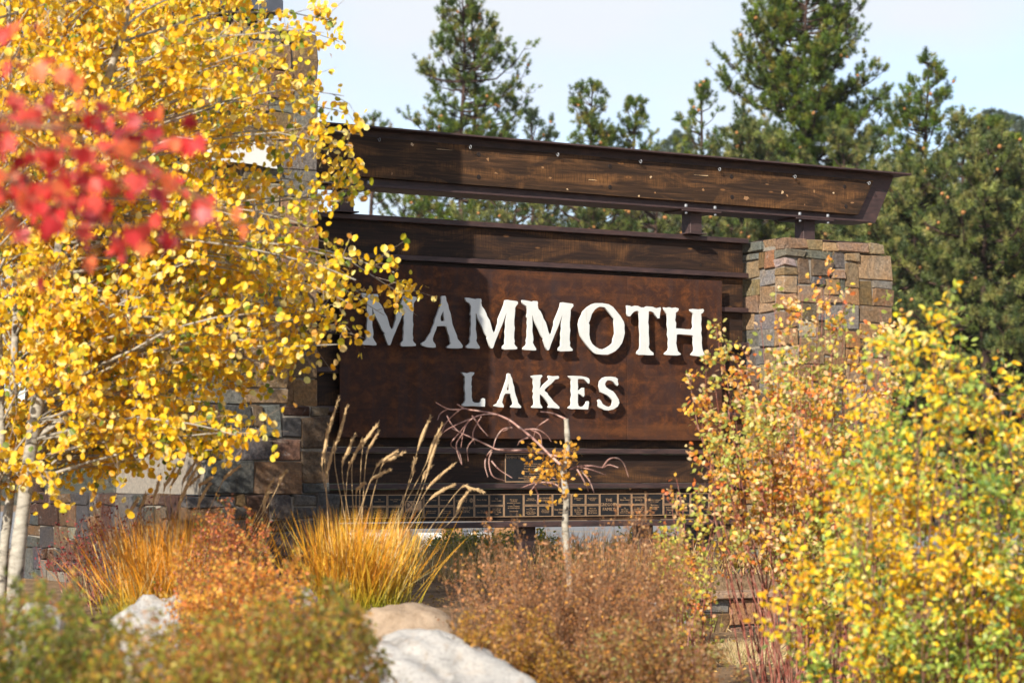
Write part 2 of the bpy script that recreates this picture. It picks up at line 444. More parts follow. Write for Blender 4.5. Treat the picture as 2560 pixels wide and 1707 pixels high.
def blocks(name, lst, m, parent, ch=0.004):
    V = []; Q = []; T = []
    for i, (lo, hi) in enumerate(lst):
        V.append(block_verts(lo, hi, ch)); Q.append(CQ + 24 * i); T.append(CT + 24 * i)
    return add(name, mesh(name, np.concatenate(V), [np.concatenate(Q), np.concatenate(T)]), m, parent)

STONE = [(4, (0.235, 0.165, 0.10)), (3, (0.26, 0.19, 0.125)), (3, (0.175, 0.125, 0.085)), (2.5, (0.175, 0.17, 0.16)), (1.5, (0.13, 0.125, 0.115)),
         (1.5, (0.24, 0.14, 0.075)), (1, (0.11, 0.08, 0.06)), (1, (0.29, 0.26, 0.22))]
SHADESTONE = [(3, (0.10, 0.075, 0.055)), (3, (0.085, 0.085, 0.09)), (2, (0.13, 0.085, 0.05)), (2, (0.065, 0.065, 0.072)), (1.5, (0.07, 0.04, 0.032)), (0.6, (0.2, 0.19, 0.18))]  # darker, bluer tones: shade on the tower foot and pier put into stone colour
def pack(w, h, cell, rng, big=1.0):
    """irregular ashlar: rectangles in cell units, scanning upwards"""
    nx, ny = max(1, round(w / cell)), max(1, round(h / cell)); occ = np.zeros((ny, nx), bool); out = []
    for j in range(ny):
        for i in range(nx):
            if occ[j, i]: continue
            hh = rng.choice([1, 2, 2, 2, 3]); ww = rng.choice([2, 2, 3, 3, 4, 5]) if hh > 1 else rng.choice([2, 2, 3, 4])
            hh = min(hh, ny - j); k = 0
            while k < ww and i + k < nx and not occ[j, i + k]: k += 1
            if nx - (i + k) == 1 and not occ[j, min(i + k, nx - 1)]: k += 1
            k = min(k, nx - i)
            occ[j:j + hh, i:i + k] = True
            out.append((i * w / nx, j * h / ny, (i + k) * w / nx, (j + hh) * h / ny))
    return out
def masonry(root, x0, x1, y0, y1, z0, z1, faces, seed, cell=0.115, t=0.16, cols=STONE, core=True, proud=0.02):
    """stones laid on the given faces of a block whose outer faces are x0..x1, y0 (front)..y1, z0..z1, in the root's space"""
    rng = np.random.default_rng(seed); gap = 0.005
    def put(lo, hi):
        lo = np.array(lo) ; hi = np.array(hi); mid = (lo + hi) / 2
        o = block('stone', lo - mid, hi - mid, MT['stone'], root, 0.008, None, rng.uniform(0.008, 0.02), rng)
        o.location = mid
        o.color = tuple(pick(cols, 1, rng, 0.16)[0]) + (1,)
    if core:
        e = 0.022
        c = block('mortar_core', (x0 + e, y0 + e, z0), (x1 - e, y1 - e, z1 - e), MT['mortar'], root, 0.002)
    for f in faces:
        if f == 'front':
            for a, b, c, d in pack(x1 - x0, z1 - z0, cell, rng):
                q = rng.uniform(-proud, proud * 0.4)
                put((x0 + a + gap, y0 + q, z0 + b + gap), (x0 + c - gap, y0 + t, z0 + d - gap))
        elif f == 'left':
            for a, b, c, d in pack(y1 - y0 - t, z1 - z0, cell, rng):
                q = rng.uniform(-proud, proud * 0.4)
                put((x0 + q, y0 + t + a + gap, z0 + b + gap), (x0 + t, y0 + t + c - gap, z0 + d - gap))
        elif f == 'right':
            for a, b, c, d in pack(y1 - y0 - t, z1 - z0, cell * 1.3, rng):
                put((x1 - t, y0 + t + a + gap, z0 + b + gap), (x1 - rng.uniform(-proud * .4, proud), y0 + t + c - gap, z0 + d - gap))

# ------------------------------------------------------------------ the town sign
sign = empty('town_sign', O, TH, 'long rusty steel and dark timber sign frame with raised white letters between two stone supports', 'sign')
UL, UR = -1.28, 5.27
RZ = [4.285, 3.89, 3.495, 3.10, 2.70, 2.30, 1.88, 1.50, 1.085]          # tops of the steel rails
rt = 0.056
for z in RZ:
    block('rail', (UL, 0.05, z - rt), (UR, 0.36, z), MT['steel'], sign, 0.006)
for i in range(8):
    top = RZ[i] - rt - 0.004; bot = RZ[i + 1] + (0.016 if i == 7 else 0.004)
    o = block('plank', (UL + 0.01, 0.125, bot), (UR - 0.03, 0.185, top), MT['wood'], sign, 0.006)
def disc(name, u, d, z, r, h, m, parent, sides=10):
    a = np.arange(sides) * 2 * math.pi / sides
    V = np.concatenate([np.stack([u + r * np.cos(a), np.full(sides, -d), z + r * np.sin(a)], 1),
                        np.stack([u + r * .9 * np.cos(a), np.full(sides, -d - h), z + r * .9 * np.sin(a)], 1), [[u, -d - h, z]]])
    i = np.arange(sides); j = (i + 1) % sides
    return add(name, mesh(name, V, [np.stack([i, j, sides + j, sides + i], -1), np.stack([sides + i, sides + j, np.full(sides, 2 * sides)], -1)]), m, parent)
for px, py in ((875.5, 563), (875.5, 612), (1751.8, 620), (1751.8, 663), (1759, 1147), (1759, 1190)):
    u, z = SP(px, py, -0.125); disc('bolt_disc', u, -0.127, z, 0.017, 0.008, MT['hole'], sign)
# vertical steel channels behind the planks
for u in (-0.35, 0.12, 2.4, 3.95, 5.1):
    block('back_post', (u - 0.09, 0.19, 0.25), (u + 0.09, 0.35, 1.03), MT['steel'], sign, 0.006)

panel = add('name_panel', mesh('name_panel', np.concatenate([block_verts((0, 0, 1.978), (3.555, 0.014, 3.782), 0.003), block_verts((3.559, 0.001, 1.978), (4.855, 0.014, 3.782), 0.003)]),
            [np.concatenate([CQ, CQ + 24]), np.concatenate([CT, CT + 24])]), MT['panel'], sign)

# letters: outlines measured on the photograph, in pixels of three enlargements
ZA = lambda p: (880 + p[0] / 5.059, 700 + p[1] / 5.059)
ZB = lambda p: (1300 + p[0] / 4.652, 720 + p[1] / 4.652)
ZC = lambda p: (1120 + p[0] / 5.113, 900 + p[1] / 5.113)
LM = [(28,143),(60,145),(100,152),(130,158),(146,163),(160,153),(200,155),(208,170),(205,200),(212,240),(240,275),(262,320),(270,350),(300,400),(315,450),(330,510),(348,545),(362,545),(375,520),(385,480),(400,430),(402,385),(425,330),(450,270),(470,215),(478,172),(500,168),(540,175),(600,182),(618,188),(620,210),(600,235),(588,255),(588,290),(583,350),(578,400),(578,450),(584,490),(578,540),(576,600),(583,640),(578,668),(590,690),(612,712),(610,728),(580,732),(520,733),(470,735),(450,725),(452,700),(480,670),(478,630),(484,580),(480,530),(490,470),(484,420),(490,360),(494,308),(480,345),(460,400),(440,455),(420,500),(400,550),(380,600),(360,650),(345,700),(335,720),(315,720),(300,680),(280,620),(275,600),(282,590),(255,560),(245,540),(220,480),(195,430),(165,370),(150,320),(142,308),(143,360),(145,430),(142,500),(152,560),(155,600),(148,635),(165,670),(188,705),(186,722),(160,724),(110,720),(60,718),(38,712),(40,695),(75,665),(83,640),(78,610),(90,560),(88,500),(95,440),(90,400),(95,350),(82,330),(92,290),(92,240),(75,205),(40,185),(30,165)]
LA = [(1130,215),(1145,203),(1178,203),(1188,220),(1192,260),(1215,310),(1225,370),(1245,420),(1258,490),(1268,555),(1300,640),(1325,700),(1335,745),(1365,780),(1400,830),(1395,855),(1360,862),(1270,862),(1210,858),(1202,845),(1245,815),(1250,795),(1240,760),(1235,715),(1210,650),(1195,590),(1170,580),(1075,582),(1060,630),(1035,690),(1020,740),(1025,775),(1055,815),(1058,848),(1035,853),(960,848),(890,828),(875,812),(880,800),(930,770),(960,720),(1000,660),(1010,620),(1045,540),(1050,500),(1080,430),(1100,370),(1125,310),(1132,260)]
LAh = [(1155,388),(1145,410),(1122,455),(1118,490),(1125,522),(1165,522),(1172,505),(1162,450),(1160,410)]
LO = [(880,178),(960,178),(1030,190),(1080,220),(1130,280),(1170,330),(1205,390),(1215,430),(1213,470),(1218,520),(1205,580),(1185,640),(1150,690),(1110,730),(1070,752),(1020,773),(950,772),(885,765),(850,745),(815,705),(770,650),(735,600),(705,550),(695,500),(684,420),(698,360),(728,300),(735,275),(785,225),(840,190)]
LOh = [(930,215),(985,222),(1010,250),(1050,300),(1100,355),(1098,400),(1105,470),(1108,530),(1088,590),(1082,640),(1050,670),(1010,695),(965,715),(920,708),(880,685),(840,650),(815,600),(805,540),(808,430),(798,405),(815,370),(835,300),(870,250),(900,228)]
LT = [(1245,205),(1275,207),(1300,218),(1340,208),(1370,210),(1410,228),(1450,228),(1475,215),(1540,220),(1590,238),(1635,225),(1638,245),(1628,290),(1622,350),(1600,352),(1575,310),(1550,280),(1520,268),(1497,270),(1495,330),(1490,400),(1497,450),(1495,520),(1500,580),(1502,650),(1495,690),(1515,725),(1552,755),(1552,778),(1500,780),(1440,775),(1375,775),(1362,758),(1370,735),(1395,710),(1402,670),(1400,600),(1403,540),(1395,450),(1397,380),(1390,300),(1380,270),(1360,262),(1325,275),(1300,300),(1280,328),(1255,325),(1248,290),(1250,250)]
LH = [(1675,228),(1710,232),(1735,225),(1770,235),(1810,228),(1845,240),(1840,265),(1812,285),(1810,330),(1803,375),(1815,405),(1812,470),(1870,473),(1930,480),(2000,482),(2020,450),(2012,400),(2015,350),(2020,290),(1985,268),(1980,250),(2010,245),(2070,250),(2130,245),(2140,262),(2128,285),(2105,300),(2110,360),(2105,420),(2112,480),(2105,520),(2115,580),(2112,640),(2118,700),(2130,740),(2158,775),(2160,795),(2120,797),(2060,790),(2000,783),(1993,770),(2025,735),(2030,700),(2020,640),(2022,590),(2012,552),(1990,545),(1920,540),(1850,535),(1822,540),(1820,600),(1815,640),(1825,690),(1835,735),(1870,765),(1865,775),(1830,782),(1760,780),(1690,775),(1685,760),(1725,725),(1735,690),(1730,640),(1735,590),(1722,540),(1728,480),(1718,420),(1722,360),(1715,300),(1690,265)]
SL = [(182,160),(210,162),(250,172),(290,155),(335,160),(330,180),(300,210),(303,240),(297,280),(295,320),(303,330),(298,370),(303,420),(300,470),(308,500),(310,525),(340,545),(400,548),(420,535),(430,500),(450,488),(472,495),(474,540),(470,592),(400,590),(300,585),(230,588),(182,580),(185,565),(210,545),(225,510),(220,470),(225,420),(215,390),(213,340),(222,290),(215,240),(220,210),(195,185)]
SA = [(762,180),(775,170),(795,178),(800,200),(820,240),(828,290),(845,340),(850,390),(865,450),(885,500),(895,545),(935,595),(930,610),(870,608),(810,603),(808,590),(835,570),(838,545),(825,500),(805,440),(795,425),(735,425),(715,450),(700,500),(690,540),(712,580),(710,603),(660,600),(598,588),(592,578),(635,555),(650,520),(670,490),(680,450),(700,400),(720,345),(735,300),(755,240)]
SAh = [(777,295),(765,320),(752,370),(755,385),(785,387),(788,370),(778,330)]
SK = [(1070,205),(1110,195),(1195,190),(1207,205),(1190,225),(1178,250),(1180,300),(1170,370),(1200,340),(1240,300),(1280,265),(1300,245),(1282,210),(1290,200),(1340,208),(1410,203),(1420,220),(1410,237),(1370,245),(1345,275),(1320,300),(1270,340),(1235,375),(1235,395),(1270,420),(1280,445),(1320,490),(1350,530),(1385,560),(1425,600),(1420,620),(1380,615),(1330,607),(1290,608),(1285,595),(1300,570),(1270,530),(1230,480),(1185,440),(1172,440),(1172,500),(1178,560),(1207,600),(1200,612),(1140,610),(1080,608),(1075,595),(1105,570),(1105,520),(1095,470),(1105,420),(1092,400),(1105,340),(1095,290),(1098,240),(1075,220)]
SE = [(1545,205),(1590,202),(1700,207),(1770,220),(1800,235),(1810,260),(1805,298),(1790,295),(1765,265),(1735,240),(1690,237),(1660,240),(1658,290),(1662,340),(1658,390),(1690,380),(1720,355),(1740,355),(1742,400),(1745,440),(1735,468),(1720,460),(1690,435),(1660,425),(1660,480),(1658,540),(1668,585),(1700,602),(1740,590),(1765,560),(1775,530),(1795,525),(1803,540),(1795,600),(1790,628),(1720,627),(1640,622),(1580,625),(1540,612),(1548,598),(1575,580),(1582,550),(1578,500),(1590,440),(1580,390),(1585,330),(1580,280),(1585,245),(1560,225)]
SS = [(2020,215),(2080,212),(2140,220),(2170,240),(2168,270),(2178,310),(2165,330),(2145,315),(2120,280),(2085,258),(2040,255),(2015,280),(2005,310),(2020,345),(2060,375),(2110,400),(2140,435),(2180,500),(2190,545),(2170,590),(2120,625),(2050,642),(2000,635),(1960,615),(1935,605),(1925,580),(1928,540),(1920,515),(1935,503),(1955,520),(1975,560),(2020,590),(2060,600),(2095,585),(2108,550),(2110,510),(2070,475),(2030,442),(1990,425),(1950,405),(1945,370),(1935,330),(1945,270),(1980,230)]
LD = 0.092                                            # face of the letters in front of the panel
def outline(pts, zf): return [SP(*zf(p), LD) for p in pts]
def curve_mesh(loops, depth, bevel=0.0):
    cu = bpy.data.curves.new('tmp', 'CURVE'); cu.dimensions = '2D'; cu.fill_mode = 'BOTH'; cu.extrude = depth / 2; cu.bevel_depth = bevel
    for lp in loops:
        s = cu.splines.new('POLY'); s.points.add(len(lp) - 1); s.use_cyclic_u = True
        for q, (a, b) in zip(s.points, lp): q.co = (a, b, 0, 1)
    o = bpy.data.objects.new('tmp', cu); C.objects.link(o)
    dg = bpy.context.evaluated_depsgraph_get(); me = bpy.data.meshes.new_from_object(o.evaluated_get(dg))
    bpy.data.objects.remove(o); bpy.data.curves.remove(cu)
    return me
TILT = Matrix.Rotation(R(90), 4, 'X')                  # curve xy -> upright xz, facing -y
def letter(loops):
    me = curve_mesh(loops, 0.022, 0.002)
    me.transform(Matrix.Translation((0, -LD + 0.012, 0)) @ TILT)
    return add('letter', me, MT['white_paint'], panel)
M3 = outline(LM, ZB)
r3 = max(p[0] for p in M3)
for px, py in ((1041.5, 747.5), (1294.7, 756)):
    u, z = SP(px, py, LD); letter([[(a + u - r3, b + 0.0) for a, b in M3]])
letter([M3])
letter([outline(LA, ZA), outline(LAh, ZA)])
letter([outline(LO, ZB), outline(LOh, ZB)])
letter([outline(LT, ZB)]); letter([outline(LH, ZB)])
letter([outline(SL, ZC)]); letter([outline(SA, ZC), outline(SAh, ZC)]); letter([outline(SK, ZC)]); letter([outline(SE, ZC)]); letter([outline(SS, ZC)])

# plaques with raised bronze rims and lettering
def text_mesh(lines, cx, cz, size, leading, d, caps=True):
    cu = bpy.data.curves.new('tmp', 'FONT'); cu.body = '\n'.join(lines); cu.size = size; cu.align_x = 'CENTER'; cu.align_y = 'CENTER'
    cu.space_line = leading; cu.resolution_u = 1; cu.extrude = 0.0015; cu.small_caps_scale = 0.78
    if caps:
        for f in cu.body_format: f.use_small_caps = True
    o = bpy.data.objects.new('tmp', cu); C.objects.link(o)
    dg = bpy.context.evaluated_depsgraph_get(); me = bpy.data.meshes.new_from_object(o.evaluated_get(dg))
    bpy.data.objects.remove(o); bpy.data.curves.remove(cu)
    me.transform(Matrix.Translation((cx, -d, cz)) @ TILT)
    return me
PD = -0.112
def plaque(u0, u1, z0, z1, lines, size=None, rim=0.009):
    o = block('plaque', (u0, -PD - 0.0, z0), (u1, -PD + 0.012, z1), MT['black'], sign, 0.001)
    e = 0.004
    blocks('rim', [((u0, -PD - e, z1 - rim), (u1, -PD - 0.0005, z1)), ((u0, -PD - e, z0), (u1, -PD - 0.0005, z0 + rim)),
                   ((u0, -PD - e, z0 + rim), (u0 + rim, -PD - 0.0005, z1 - rim)), ((u1 - rim, -PD - e, z0 + rim), (u1, -PD - 0.0005, z1 - rim))], MT['bronze'], o, 0.001)
    if lines:
        w_, h_ = u1 - u0 - 4 * rim, z1 - z0 - 3.4 * rim
        n = len(lines); ml = max(len(l) for l in lines)
        s = size or min(h_ / (n * 1.05), w_ / (ml * 0.56), 0.05)
        add('lettering', text_mesh(lines, (u0 + u1) / 2, (z0 + z1) / 2, s, 1.0, PD + 0.002), MT['bronze'], o)
    return o
zt, zm, zb = 1.388, 1.263, 1.140
EDGE = [852.5, 928.4, 968, 1007.5, 1058.5, 1097, 1135, 1185.4, 1222.6, 1259.7, 1309, 1345, 1381, 1428.4, 1463.8, 1499, 1544.5, 1578.8, 1613.7, 1658.4, 1691.5, 1725.8, 1772, 1812, 1852]
TXT = [['ISTAR FINANCIAL'], (['The', 'Lopata Family'], ['Joan & Paul', 'Woodward', 'You will be in our', 'hearts forever']), (['Chad & Rebecca', 'Lande'], ['COLDWELL BANKER', 'Mammoth Real Estate', 'Est 1978']),
       None, (['Emma & Henry'], ['THANKS DAVE', 'The Federspiel']), (['Dawn Vereuck'], ['A Hurricane', 'came this way']), 'ormat', (['Paul Oster'], ['The', 'Vereuck Family']),
       (['The', 'Lande Family'], ['CENTURY 21', 'MAMMOTH', 'McKee - Yennie', 'Family']), ['May all who', 'volunteer', 'in defense of country', 'or', 'to build community', 'be forever honored', '', 'Steve Horman'],
       (['WalkerOne', 'Carolyn Webster'], ['From', 'Mammoth Mountain', 'to the Sea', 'Forever Thanks To', 'Dad - Mom & Quinn B', 'Norman Sisters']), (['WOODWARD', 'ARCHITECTS'], ['"Let\'s make this', 'the best day ever"', 'The Leon Family']),
       ['The', 'and', 'Hughes', '', 'The Hammond', 'Family'], (['Jim & Elizabeth', 'Tenney'], ['The', 'Jim & Ginny', 'McGregor', 'Family']), (['In Loving Memory of', 'James & Nancy', 'Whitmore'], ['We Love', 'Mammoth!', 'Jim & Susan']),
       ['THE', 'GREGORY', 'FAMILY'], (['The', 'Wendt Family'], ['The', 'Miller Family', 'On The Way', 'Always Together']), (['FOOTHOUSE', 'SPORTS'], ['The', 'Sheldon & Kathy', 'Richardson', 'Family']),
       ['"One foot in front', 'of the other"', '', 'Patty Rice', 'Jessica Kristine', '11/10/15'], (['The'], ['In Loving', 'Memory', 'of']), (['The'], ['The Family', 'Of Boo Radley']),
       ['', 'Patty'], (['A'], ['The']), (['& Kimberly', 'Tan'], [''])]
for i, t in enumerate(TXT):
    u0 = SP(EDGE[i], 1260, -PD * -1)[0] + 0.002; u1 = SP(EDGE[i + 1], 1260, PD)[0] - 0.002
    u0 = SP(EDGE[i], 1260, PD)[0] + 0.002
    if t is None:                                       # bronze badge with dark cut-out letters
        o = plaque(u0, u1, zb, zt, None)
        cu, cz = (u0 + u1) / 2, 1.262
        block('badge', (cu - 0.098, -PD - 0.005, cz - 0.058), (cu + 0.098, -PD - 0.0005, cz + 0.058), MT['bronze'], o, 0.003)
        add('lettering', text_mesh(['DIY'], cu - 0.014, cz + 0.012, 0.098, 1, PD + 0.0065, False), MT['black'], o)
        add('lettering', text_mesh(['HOME CENTER'], cu, cz - 0.047, 0.022, 1, PD + 0.0065, False), MT['black'], o)
    elif t == 'ormat':
        o = plaque(u0, u1, zb, zt, None); cu = (u0 + u1) / 2
        add('lettering', text_mesh(['ORMAT'], cu - 0.032, 1.315, 0.042, 1, PD + 0.002, False), MT['bronze'], o)
        add('lettering', text_mesh(['MAMMOTH', 'PACIFIC'], cu, 1.222, 0.040, 0.95, PD + 0.002, False), MT['bronze'], o)
        V = []; Q = []
        for k in range(9):                              # pinwheel emblem
            a0 = k * 2 * math.pi / 9
            rr = [(0.006, 0.0), (0.020, 0.35), (0.030, 0.95), (0.020, 0.78), (0.006, 0.45)]
            V += [(cu + 0.088 + r_ * math.cos(a0 + q), -PD - 0.0025, 1.322 + r_ * math.sin(a0 + q)) for r_, q in rr]
            Q += [(5 * k, 5 * k + 1, 5 * k + 3, 5 * k + 4)]
        T3 = [(5 * k + 1, 5 * k + 2, 5 * k + 3) for k in range(9)]
        add('emblem', mesh('emblem', V, [np.array(Q), np.array(T3)]), MT['bronze'], o)
    elif isinstance(t, tuple):
        plaque(u0, u1, zm + 0.002, zt, t[0]); plaque(u0, u1, zb, zm - 0.002, t[1])
    else: plaque(u0, u1, zb, zt, t, 0.034 if i == 0 else (0.05 if t[0] == 'THE' else None))
bp = plaque(2.05, 2.842, 1.513, 1.822, None, rim=0.012)
add('lettering', text_mesh(['MAMMOTH GATEWAY COMMUNITY SIGN'], 2.446, 1.779, 0.042, 1, PD + 0.002), MT['bronze'], bp)
add('lettering', text_mesh(['A donation from the community', 'in cooperation with the Town'], 2.446, 1.700, 0.022, 1, PD + 0.002), MT['bronze'], bp)
add('lettering', text_mesh(['Town of Mammoth Lakes', 'Mammoth Mountain Ski Area'], 2.446, 1.645, 0.029, 0.95, PD + 0.002), MT['bronze'], bp)
add('lettering', text_mesh(['Elizabeth Tenney'], 2.446, 1.604, 0.024, 1, PD + 0.002), MT['bronze'], bp)
add('lettering', text_mesh(['Triple H Manufacturing', 'Mammoth Community Water District', 'Continuing Education'], 2.40, 1.558, 0.022, 0.85, PD + 0.002), MT['bronze'], bp)

# upper wide-flange beam with its timber facing
beam = empty('top_beam', (0, 0, 0)); beam.parent = sign
def prism(name, poly, y0, y1, m, parent, ch=0.0):
    n = len(poly); V = [(a, y0, b) for a, b in poly] + [(a, y1, b) for a, b in poly]
    bm = bmesh.new(); vs = [bm.verts.new(v) for v in V]
    bm.faces.new(vs[:n]); bm.faces.new(vs[n:][::-1])
    for i in range(n): bm.faces.new((vs[i], vs[n + i], vs[n + (i + 1) % n], vs[(i + 1) % n]))
    bmesh.ops.recalc_face_normals(bm, faces=bm.faces)
    if ch: bmesh.ops.bevel(bm, geom=list(bm.edges), offset=ch, segments=1, affect='EDGES')
    me = bpy.data.meshes.new(name); bm.to_mesh(me); bm.free()
    return add(name, me, m, parent)
bL = -1.3
prism('beam_flange', [(bL, 5.156), (7.52, 5.132), (7.52, 5.154), (bL, 5.178)], -0.15, 0.24, MT['steel'], beam, 0.004)
prism('beam_flange', [(bL, 4.549), (6.915, 4.540), (6.915, 4.564), (bL, 4.573)], -0.15, 0.24, MT['steel'], beam, 0.004)
ua, za = SP(2234, 449, -0.045); ub, zb_ = SP(2186, 559, -0.045)
prism('beam_web', [(bL, 4.565), (ub, 4.560), (ua, 5.140), (bL, 5.160)], 0.035, 0.06, MT['steel'], beam)
ua, za = SP(2185, 452, 0.03); ub, zb_ = SP(2146, 538, 0.03)
prism('beam_plank', [(bL, 4.668), (ub, zb_ + 0.002), (ua, za), (bL, 5.088)], -0.03, 0.035, MT['wood_beam'], beam, 0.005)
for px, py in ((843, 355), (1196.6, 386.5), (1196.6, 442.8), (1525, 416), (1525, 468), (1828.7, 442), (1830.6, 493), (2111.7, 467), (2115, 516)):
    u, z = SP(px, py, 0.03); disc('bolt_disc', u, 0.031, z, 0.026, 0.004, MT['hole'], beam, 12)  # dark discs stand for bolt holes, their inner shade put into the colour
def eye_bolt(u, z):
    T = Tubes(); a = np.linspace(0, 2 * math.pi, 11)
    T.add(np.stack([u + 0.003 * np.cos(a), -0.075 - 0.014 * np.cos(a), z - 0.005 + 0.018 * np.sin(a)], 1), 0.0045, 5)
    T.add([(u, -0.028, z + 0.004), (u, -0.062, z + 0.004)], 0.006, 5)
    add('eye_bolt', T.mesh('eye_bolt'), MT['zinc'], beam)
for px, py in ((867.6, 340), (943.6, 349.6), (1170.7, 368), (1389.3, 387), (1596.4, 404), (1793.6, 423.5), (1982, 442), (2167, 458)):
    eye_bolt(*SP(px, py, 0.03))
rngc = np.random.default_rng(5)
for px, py, w_, h_, s in ((1031, 362, 0.045, 0.055, 1), (1105, 374, 0.33, 0.008, 1), (1220, 399, 0.055, 0.05, 0.6), (1357, 419, 0.045, 0.035, .7), (1480, 450, 0.16, 0.012, 1), (1490, 452, 0.06, 0.03, .7), (1418, 474, 0.035, 0.025, 1), (1627, 443, 0.04, 0.04, .8), (1638, 482, 0.05, 0.03, .7), (1770, 440, 0.42, 0.014, 1),
                          (1955, 481, 0.075, 0.05, 1), (1967, 491, 0.05, 0.05, .7), (2036, 479, 0.04, 0.05, .7), (2084, 483, 0.03, 0.05, .8), (1918, 461, 0.07, 0.014, .7), (1758, 475, 0.04, 0.04, .6), (1865, 497, 0.10, 0.08, .5), (2010, 512, 0.06, 0.03, .5), (2130, 507, 0.07, 0.03, .6), (1240, 433, 0.06, 0.03, .6), (1375, 445, 0.05, 0.03, .6), (1597, 490, 0.04, 0.03, .8), (980, 435, 0.03, 0.05, .7)):
    u, z = SP(px, py, 0.032)
    k = 9; a = np.sort(rngc.uniform(0, 2 * math.pi, k)); r_ = rngc.uniform(0.5, 1.0, k)
    ring = np.stack([u + w_ / 2 * r_ * np.cos(a), np.full(k, -0.0322), z + h_ / 2 * r_ * np.sin(a) - 0.055 * (w_ > 0.2) * 0 * np.cos(a)], 1)
    V = np.concatenate([ring, [[u, -0.0335, z]]]); i = np.arange(k)
    add('splinter_scar', mesh('splinter_scar', V, [np.stack([i, (i + 1) % k, np.full(k, k)], -1)]), MT['chip'] if s > 0.75 else MT['post_wood'], beam)
def post(name, px0, px1, ybot_z, top_z):
    u0 = SP(px0, 540, 0.04)[0]; u1 = SP(px1, 540, 0.04)[0]
    o = block(name, (u0, -0.04, ybot_z), (u1, 0.13, top_z), MT['steel'], sign, 0.006)
    block('bearing_plate', (u0 - 0.19, -0.149, top_z - 0.001), (u1 + 0.19, 0.2, top_z + 0.018), MT['steel'], o, 0.003)
    for du in (-0.12, 0.12 + u1 - u0):
        disc_z = top_z + 0.045
        b = block('nut', (u0 + du - 0.014, -0.135, disc_z), (u0 + du + 0.014, -0.107, disc_z + 0.035), MT['zinc'], o, 0.005)
        b2 = block('nut', (u0 + du - 0.014, -0.135, top_z - 0.030), (u0 + du + 0.014, -0.107, top_z - 0.003), MT['zinc'], o, 0.005)
    block('base_plate', (u0 - 0.05, -0.06, ybot_z), (u1 + 0.05, 0.16, ybot_z + 0.014), MT['steel'], o, 0.003)
post('post', 849, 885, 4.285, 4.530); post('post', 1726, 1755, 4.285, 4.525); post('post', 2009, 2038, 4.268, 4.524)

# ------------------------------------------------------------------ stone tower on the left
TD = 1.86
uTR, zT = SP(795, 68, TD); uTL = SP(345, 68, TD)[0]
zT = 5.72
base_t = W(uTR, TD, 0.30)
tower = empty('stone_tower', base_t, TH, 'tall brown and grey stone tower rising behind the yellow aspen leaves', 'tower')
def tl(u, d, z): return (u - uTR, -(d - TD), z - 0.30)
x0 = uTL - uTR
zb3 = SP(724, 1013, 2.1)[1] - 0.30; zb3t = SP(724, 660, 2.1)[1] - 0.30
masonry(tower, x0, 0.0, 0.0, 2.2, zb3, zT - 0.30, ['front', 'left'], 11, 0.13)
uB = SP(724, 800, 2.1)[0] - uTR
masonry(tower, x0 - 0.15, uB, -0.24, 0.5, zb3 + 0.001, zb3t, ['front'], 12, 0.15, t=0.2)
uP = SP(825, 1013, 2.2)[0] - uTR; zP2 = SP(845, 1235, 2.2)[1] - 0.30; uP2 = SP(849, 1235, 2.26)[0] - uTR
uPL = SP(459, 1235, 2.2)[0] - uTR
masonry(tower, uPL + 0.2, uP, -0.34, 1.8, zP2 + 0.001, zb3, ['front'], 13, 0.10, cols=SHADESTONE)
masonry(tower, uPL, uP2, -0.40, 3.9, -0.35, zP2, ['front', 'left'], 14, 0.115, cols=SHADESTONE)
# cap of the tower: slate-blue steel frame with red-brown panels, over a short course of timber
zc = zT - 0.30
uCR = SP(703, 20, TD)[0] - uTR; uCL = SP(330, 10, TD + .1)[0] - uTR
block('cap_timber', (x0 + 0.15, 0.15, zc), (uCR - 0.1, 1.9, zc + 0.14), MT['wood'], tower, 0.01)
block('cap_frame', (uCL, -0.05, zc + 0.14), (uCR, 2.0, zc + 0.26), MT['cap_steel'], tower, 0.008)
block('cap_panel', (uCL + 0.03, -0.02, zc + 0.26), (uCR - 0.09, 1.97, zc + 1.7), MT['cap_panel'], tower, 0.006)
for xx in (uCL + 0.0, uCR - 0.085):
    block('cap_frame', (xx, -0.05, zc + 0.262), (xx + 0.085, 0.1, zc + 1.75), MT['cap_steel'], tower, 0.006)
block('cap_frame', (uCR - 0.085, 1.9, zc + 0.262), (uCR, 2.0, zc + 1.75), MT['cap_steel'], tower, 0.006)
block('cap_frame', (uCL - 0.2, -0.25, zc + 1.76), (uCR + 0.2, 2.2, zc + 1.9), MT['cap_steel'], tower, 0.01)

# white cut-out sign and tusk ornament on the tower front
fd = TD + 0.07
uw, zw = SP(600, 400, fd)
wsign = empty('white_sign', W(uw, fd, zw), TH, 'white cut-out board with dark handwritten script, fixed to the stone tower', 'sign')
pl = [SP(a, b, fd) for a, b in ((500, 402), (520, 372), (560, 366), (600, 358), (650, 356), (668, 362), (690, 416), (692, 422), (672, 420), (640, 412), (610, 408), (560, 404), (520, 408))]
me = curve_mesh([[(a - uw, b - zw) for a, b in pl]], 0.02, 0.003); me.transform(TILT)
add('board', me, MT['white_paint'], wsign)
T = Tubes()
def scr(pts, r_=0.012):
    q = [SP(480 + a / 5.807, 250 + b / 5.807, fd + 0.014) for a, b in pts]
    T.add(spline([(a - uw, -0.014, b - zw) for a, b in q], len(pts) * 4), r_, 6)
scr([(170, 740), (190, 680), (175, 800), (230, 815), (280, 790)])                       # L
scr([(350, 780), (310, 770), (300, 810), (345, 800), (360, 765), (370, 820), (400, 810)])   # a
scr([(440, 690), (435, 760), (410, 825), (450, 790), (480, 770), (460, 800), (500, 825)])   # k
scr([(510, 800), (550, 790), (535, 770), (510, 800), (540, 825), (590, 810)])            # e
